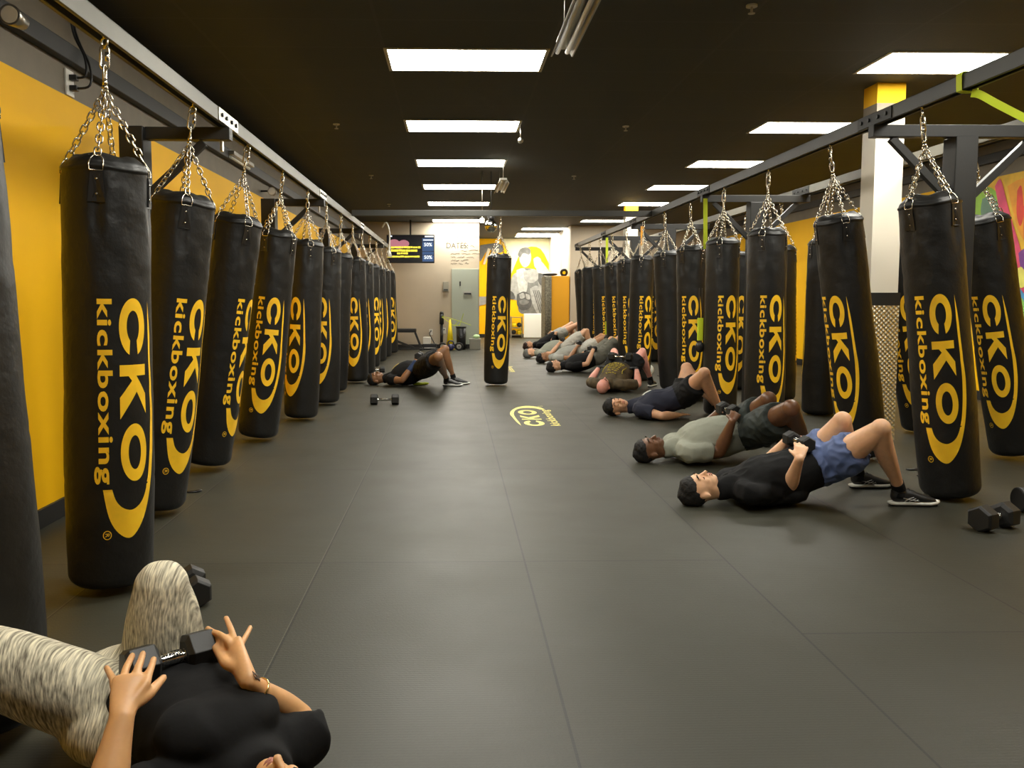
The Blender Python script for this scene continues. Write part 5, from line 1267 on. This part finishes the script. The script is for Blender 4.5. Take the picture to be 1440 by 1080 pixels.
strap([aty(1366, 131, yq-.03), aty(1378, 133, yq-.04), aty(1400, 145, yq-.07), aty(1425, 158, yq-.10), aty(1450, 171, yq-.14), aty(1475, 186, yq-.2)], .042, M_tapey, 'strap_tail', 'loose yellow green strap end hanging from the near right rail', up=(0, 1, .2))
def hangstrap(u, v0, v1, y, m, label, handle=None):
    a, b = aty(u, v0, y), aty(u, v1, y)
    strap([a, (a+b)/2, b], .045, m, 'hanging_strap', label)
hangstrap(992, 279, 350, 8.9, M_tapey, 'bright yellow strap hanging beside the second T-shaped stand')
hangstrap(853.5, 334, 370, 15.3, M_tapey, 'yellow green strap hanging among the far right bags')
hangstrap(903, 318, 345, 12.6, M_orange, 'orange strap hanging from the third T-shaped stand')
def trx(u, v0, v1, y, label):
    a, b = aty(u, v0, y), aty(u, v1, y); t = thing('suspension_grip', label, 'strap handle', (b.x, y, b.z), group='strap handles')
    G().box2((-.02, -.005, .05), (-.012, .005, a.z-b.z)).box2((.012, -.005, .05), (.02, .005, a.z-b.z)).build('webbing', M_plasticb, t)
    G().box2((-.03, -.01, .10), (.03, .01, .34)).build('sleeve', M_tapey, t, .003); G().ball((0, 0, .03), (.05, .03, .06), 0, 16, 10).build('grip', M_plasticb, t)
trx(853, 372, 478, 15.1, 'black handle with green sleeve hanging among the far right bags')
trx(984, 405, 492, 8.75, 'black handle with green sleeve hanging in front of the fifth right bag')

# small things
y_ = atz(1107, 512, 0)
t = thing('floor_device', 'small pale grey device with dark display at the foot of the right wall', 'device', (WR-.25, atx(1107, 500, WR-.25).y, 0))
G().box2((-.13, -.10, 0), (.13, .10, .24)).build('device_case', mat('device_grey', (.42, .46, .40), .4), t, .04); G().box2((-.09, -.104, .12), (.09, -.098, .17)).build('display', M_plasticb, t)
p = atz(913, 527, 0); t = thing('hand_wrap_roll', 'white roll of tape on the mat behind the bald man', 'roll', (p.x, p.y, 0)); G().ring((0, 0, .085), (1, .8, 0), .055, .028, 0, 24, 10).build('roll', M_white2, t); G().ball((-.03, -.06, .02), (.06, .05, .02), 0, 16, 8).build('loose_end', M_white2, t)
p = atz(593, 540, .02); o = G().ball((0, 0, 0), (.11, .07, .022), 0, 18, 10).ball((.09, .02, 0), (.06, .05, .02), 0, 14, 8).build('cloth', M_tapey); o.location = (p.x-.05, p.y+.05, .021); tag(o, 'yellow cloth under the hips of the bridging man', 'cloth')
for u, v, s_ in ((1283, 661, .05), (268, 692, .06)):
    p = atz(u, v, 0); o = G().ball((0, 0, .006), (s_, s_*.5, .006), 0, 8, 5).ball((s_*.8, .01, .008), (s_*.4, s_*.4, .008), 0, 8, 5).build('debris', M_plasticb); o.location = (p.x, p.y, 0); tag(o, 'dark scrap on the mat beside the near right bag' if u > 700 else 'dark scrap on the mat beside the third left bag', 'scrap')
p = atz(1459, 708, .05); t = thing('exercise_wheel', 'black round weight with a white ring at the right edge beside the dumbbell', 'weight', (p.x, p.y, .075)); G().cyl((-.12, 0, 0), (.12, 0, 0), .072, 28).build('barrel', M_rubber, t, .01); G().ring((-.05, 0, .045), (.2, 0, 1), .05, .008, 0, 24, 8).build('ring', M_white2, t)

# ------------------------------------------------------------------ world and view
w = bpy.data.worlds.new('world'); S.world = w; w.use_nodes = True
w.node_tree.nodes['Background'].inputs[0].default_value = (1, .93, .78, 1); w.node_tree.nodes['Background'].inputs[1].default_value = .02
S.view_settings.view_transform = 'Standard'; S.view_settings.look = 'None'; S.view_settings.gamma = 1; S.view_settings.use_curve_mapping = False
S.view_settings.exposure = 0.28
S.cycles.use_denoising = True
S.cycles.max_bounces = 6; S.cycles.diffuse_bounces = 4; S.cycles.glossy_bounces = 3
S.cycles.sample_clamp_indirect = 8
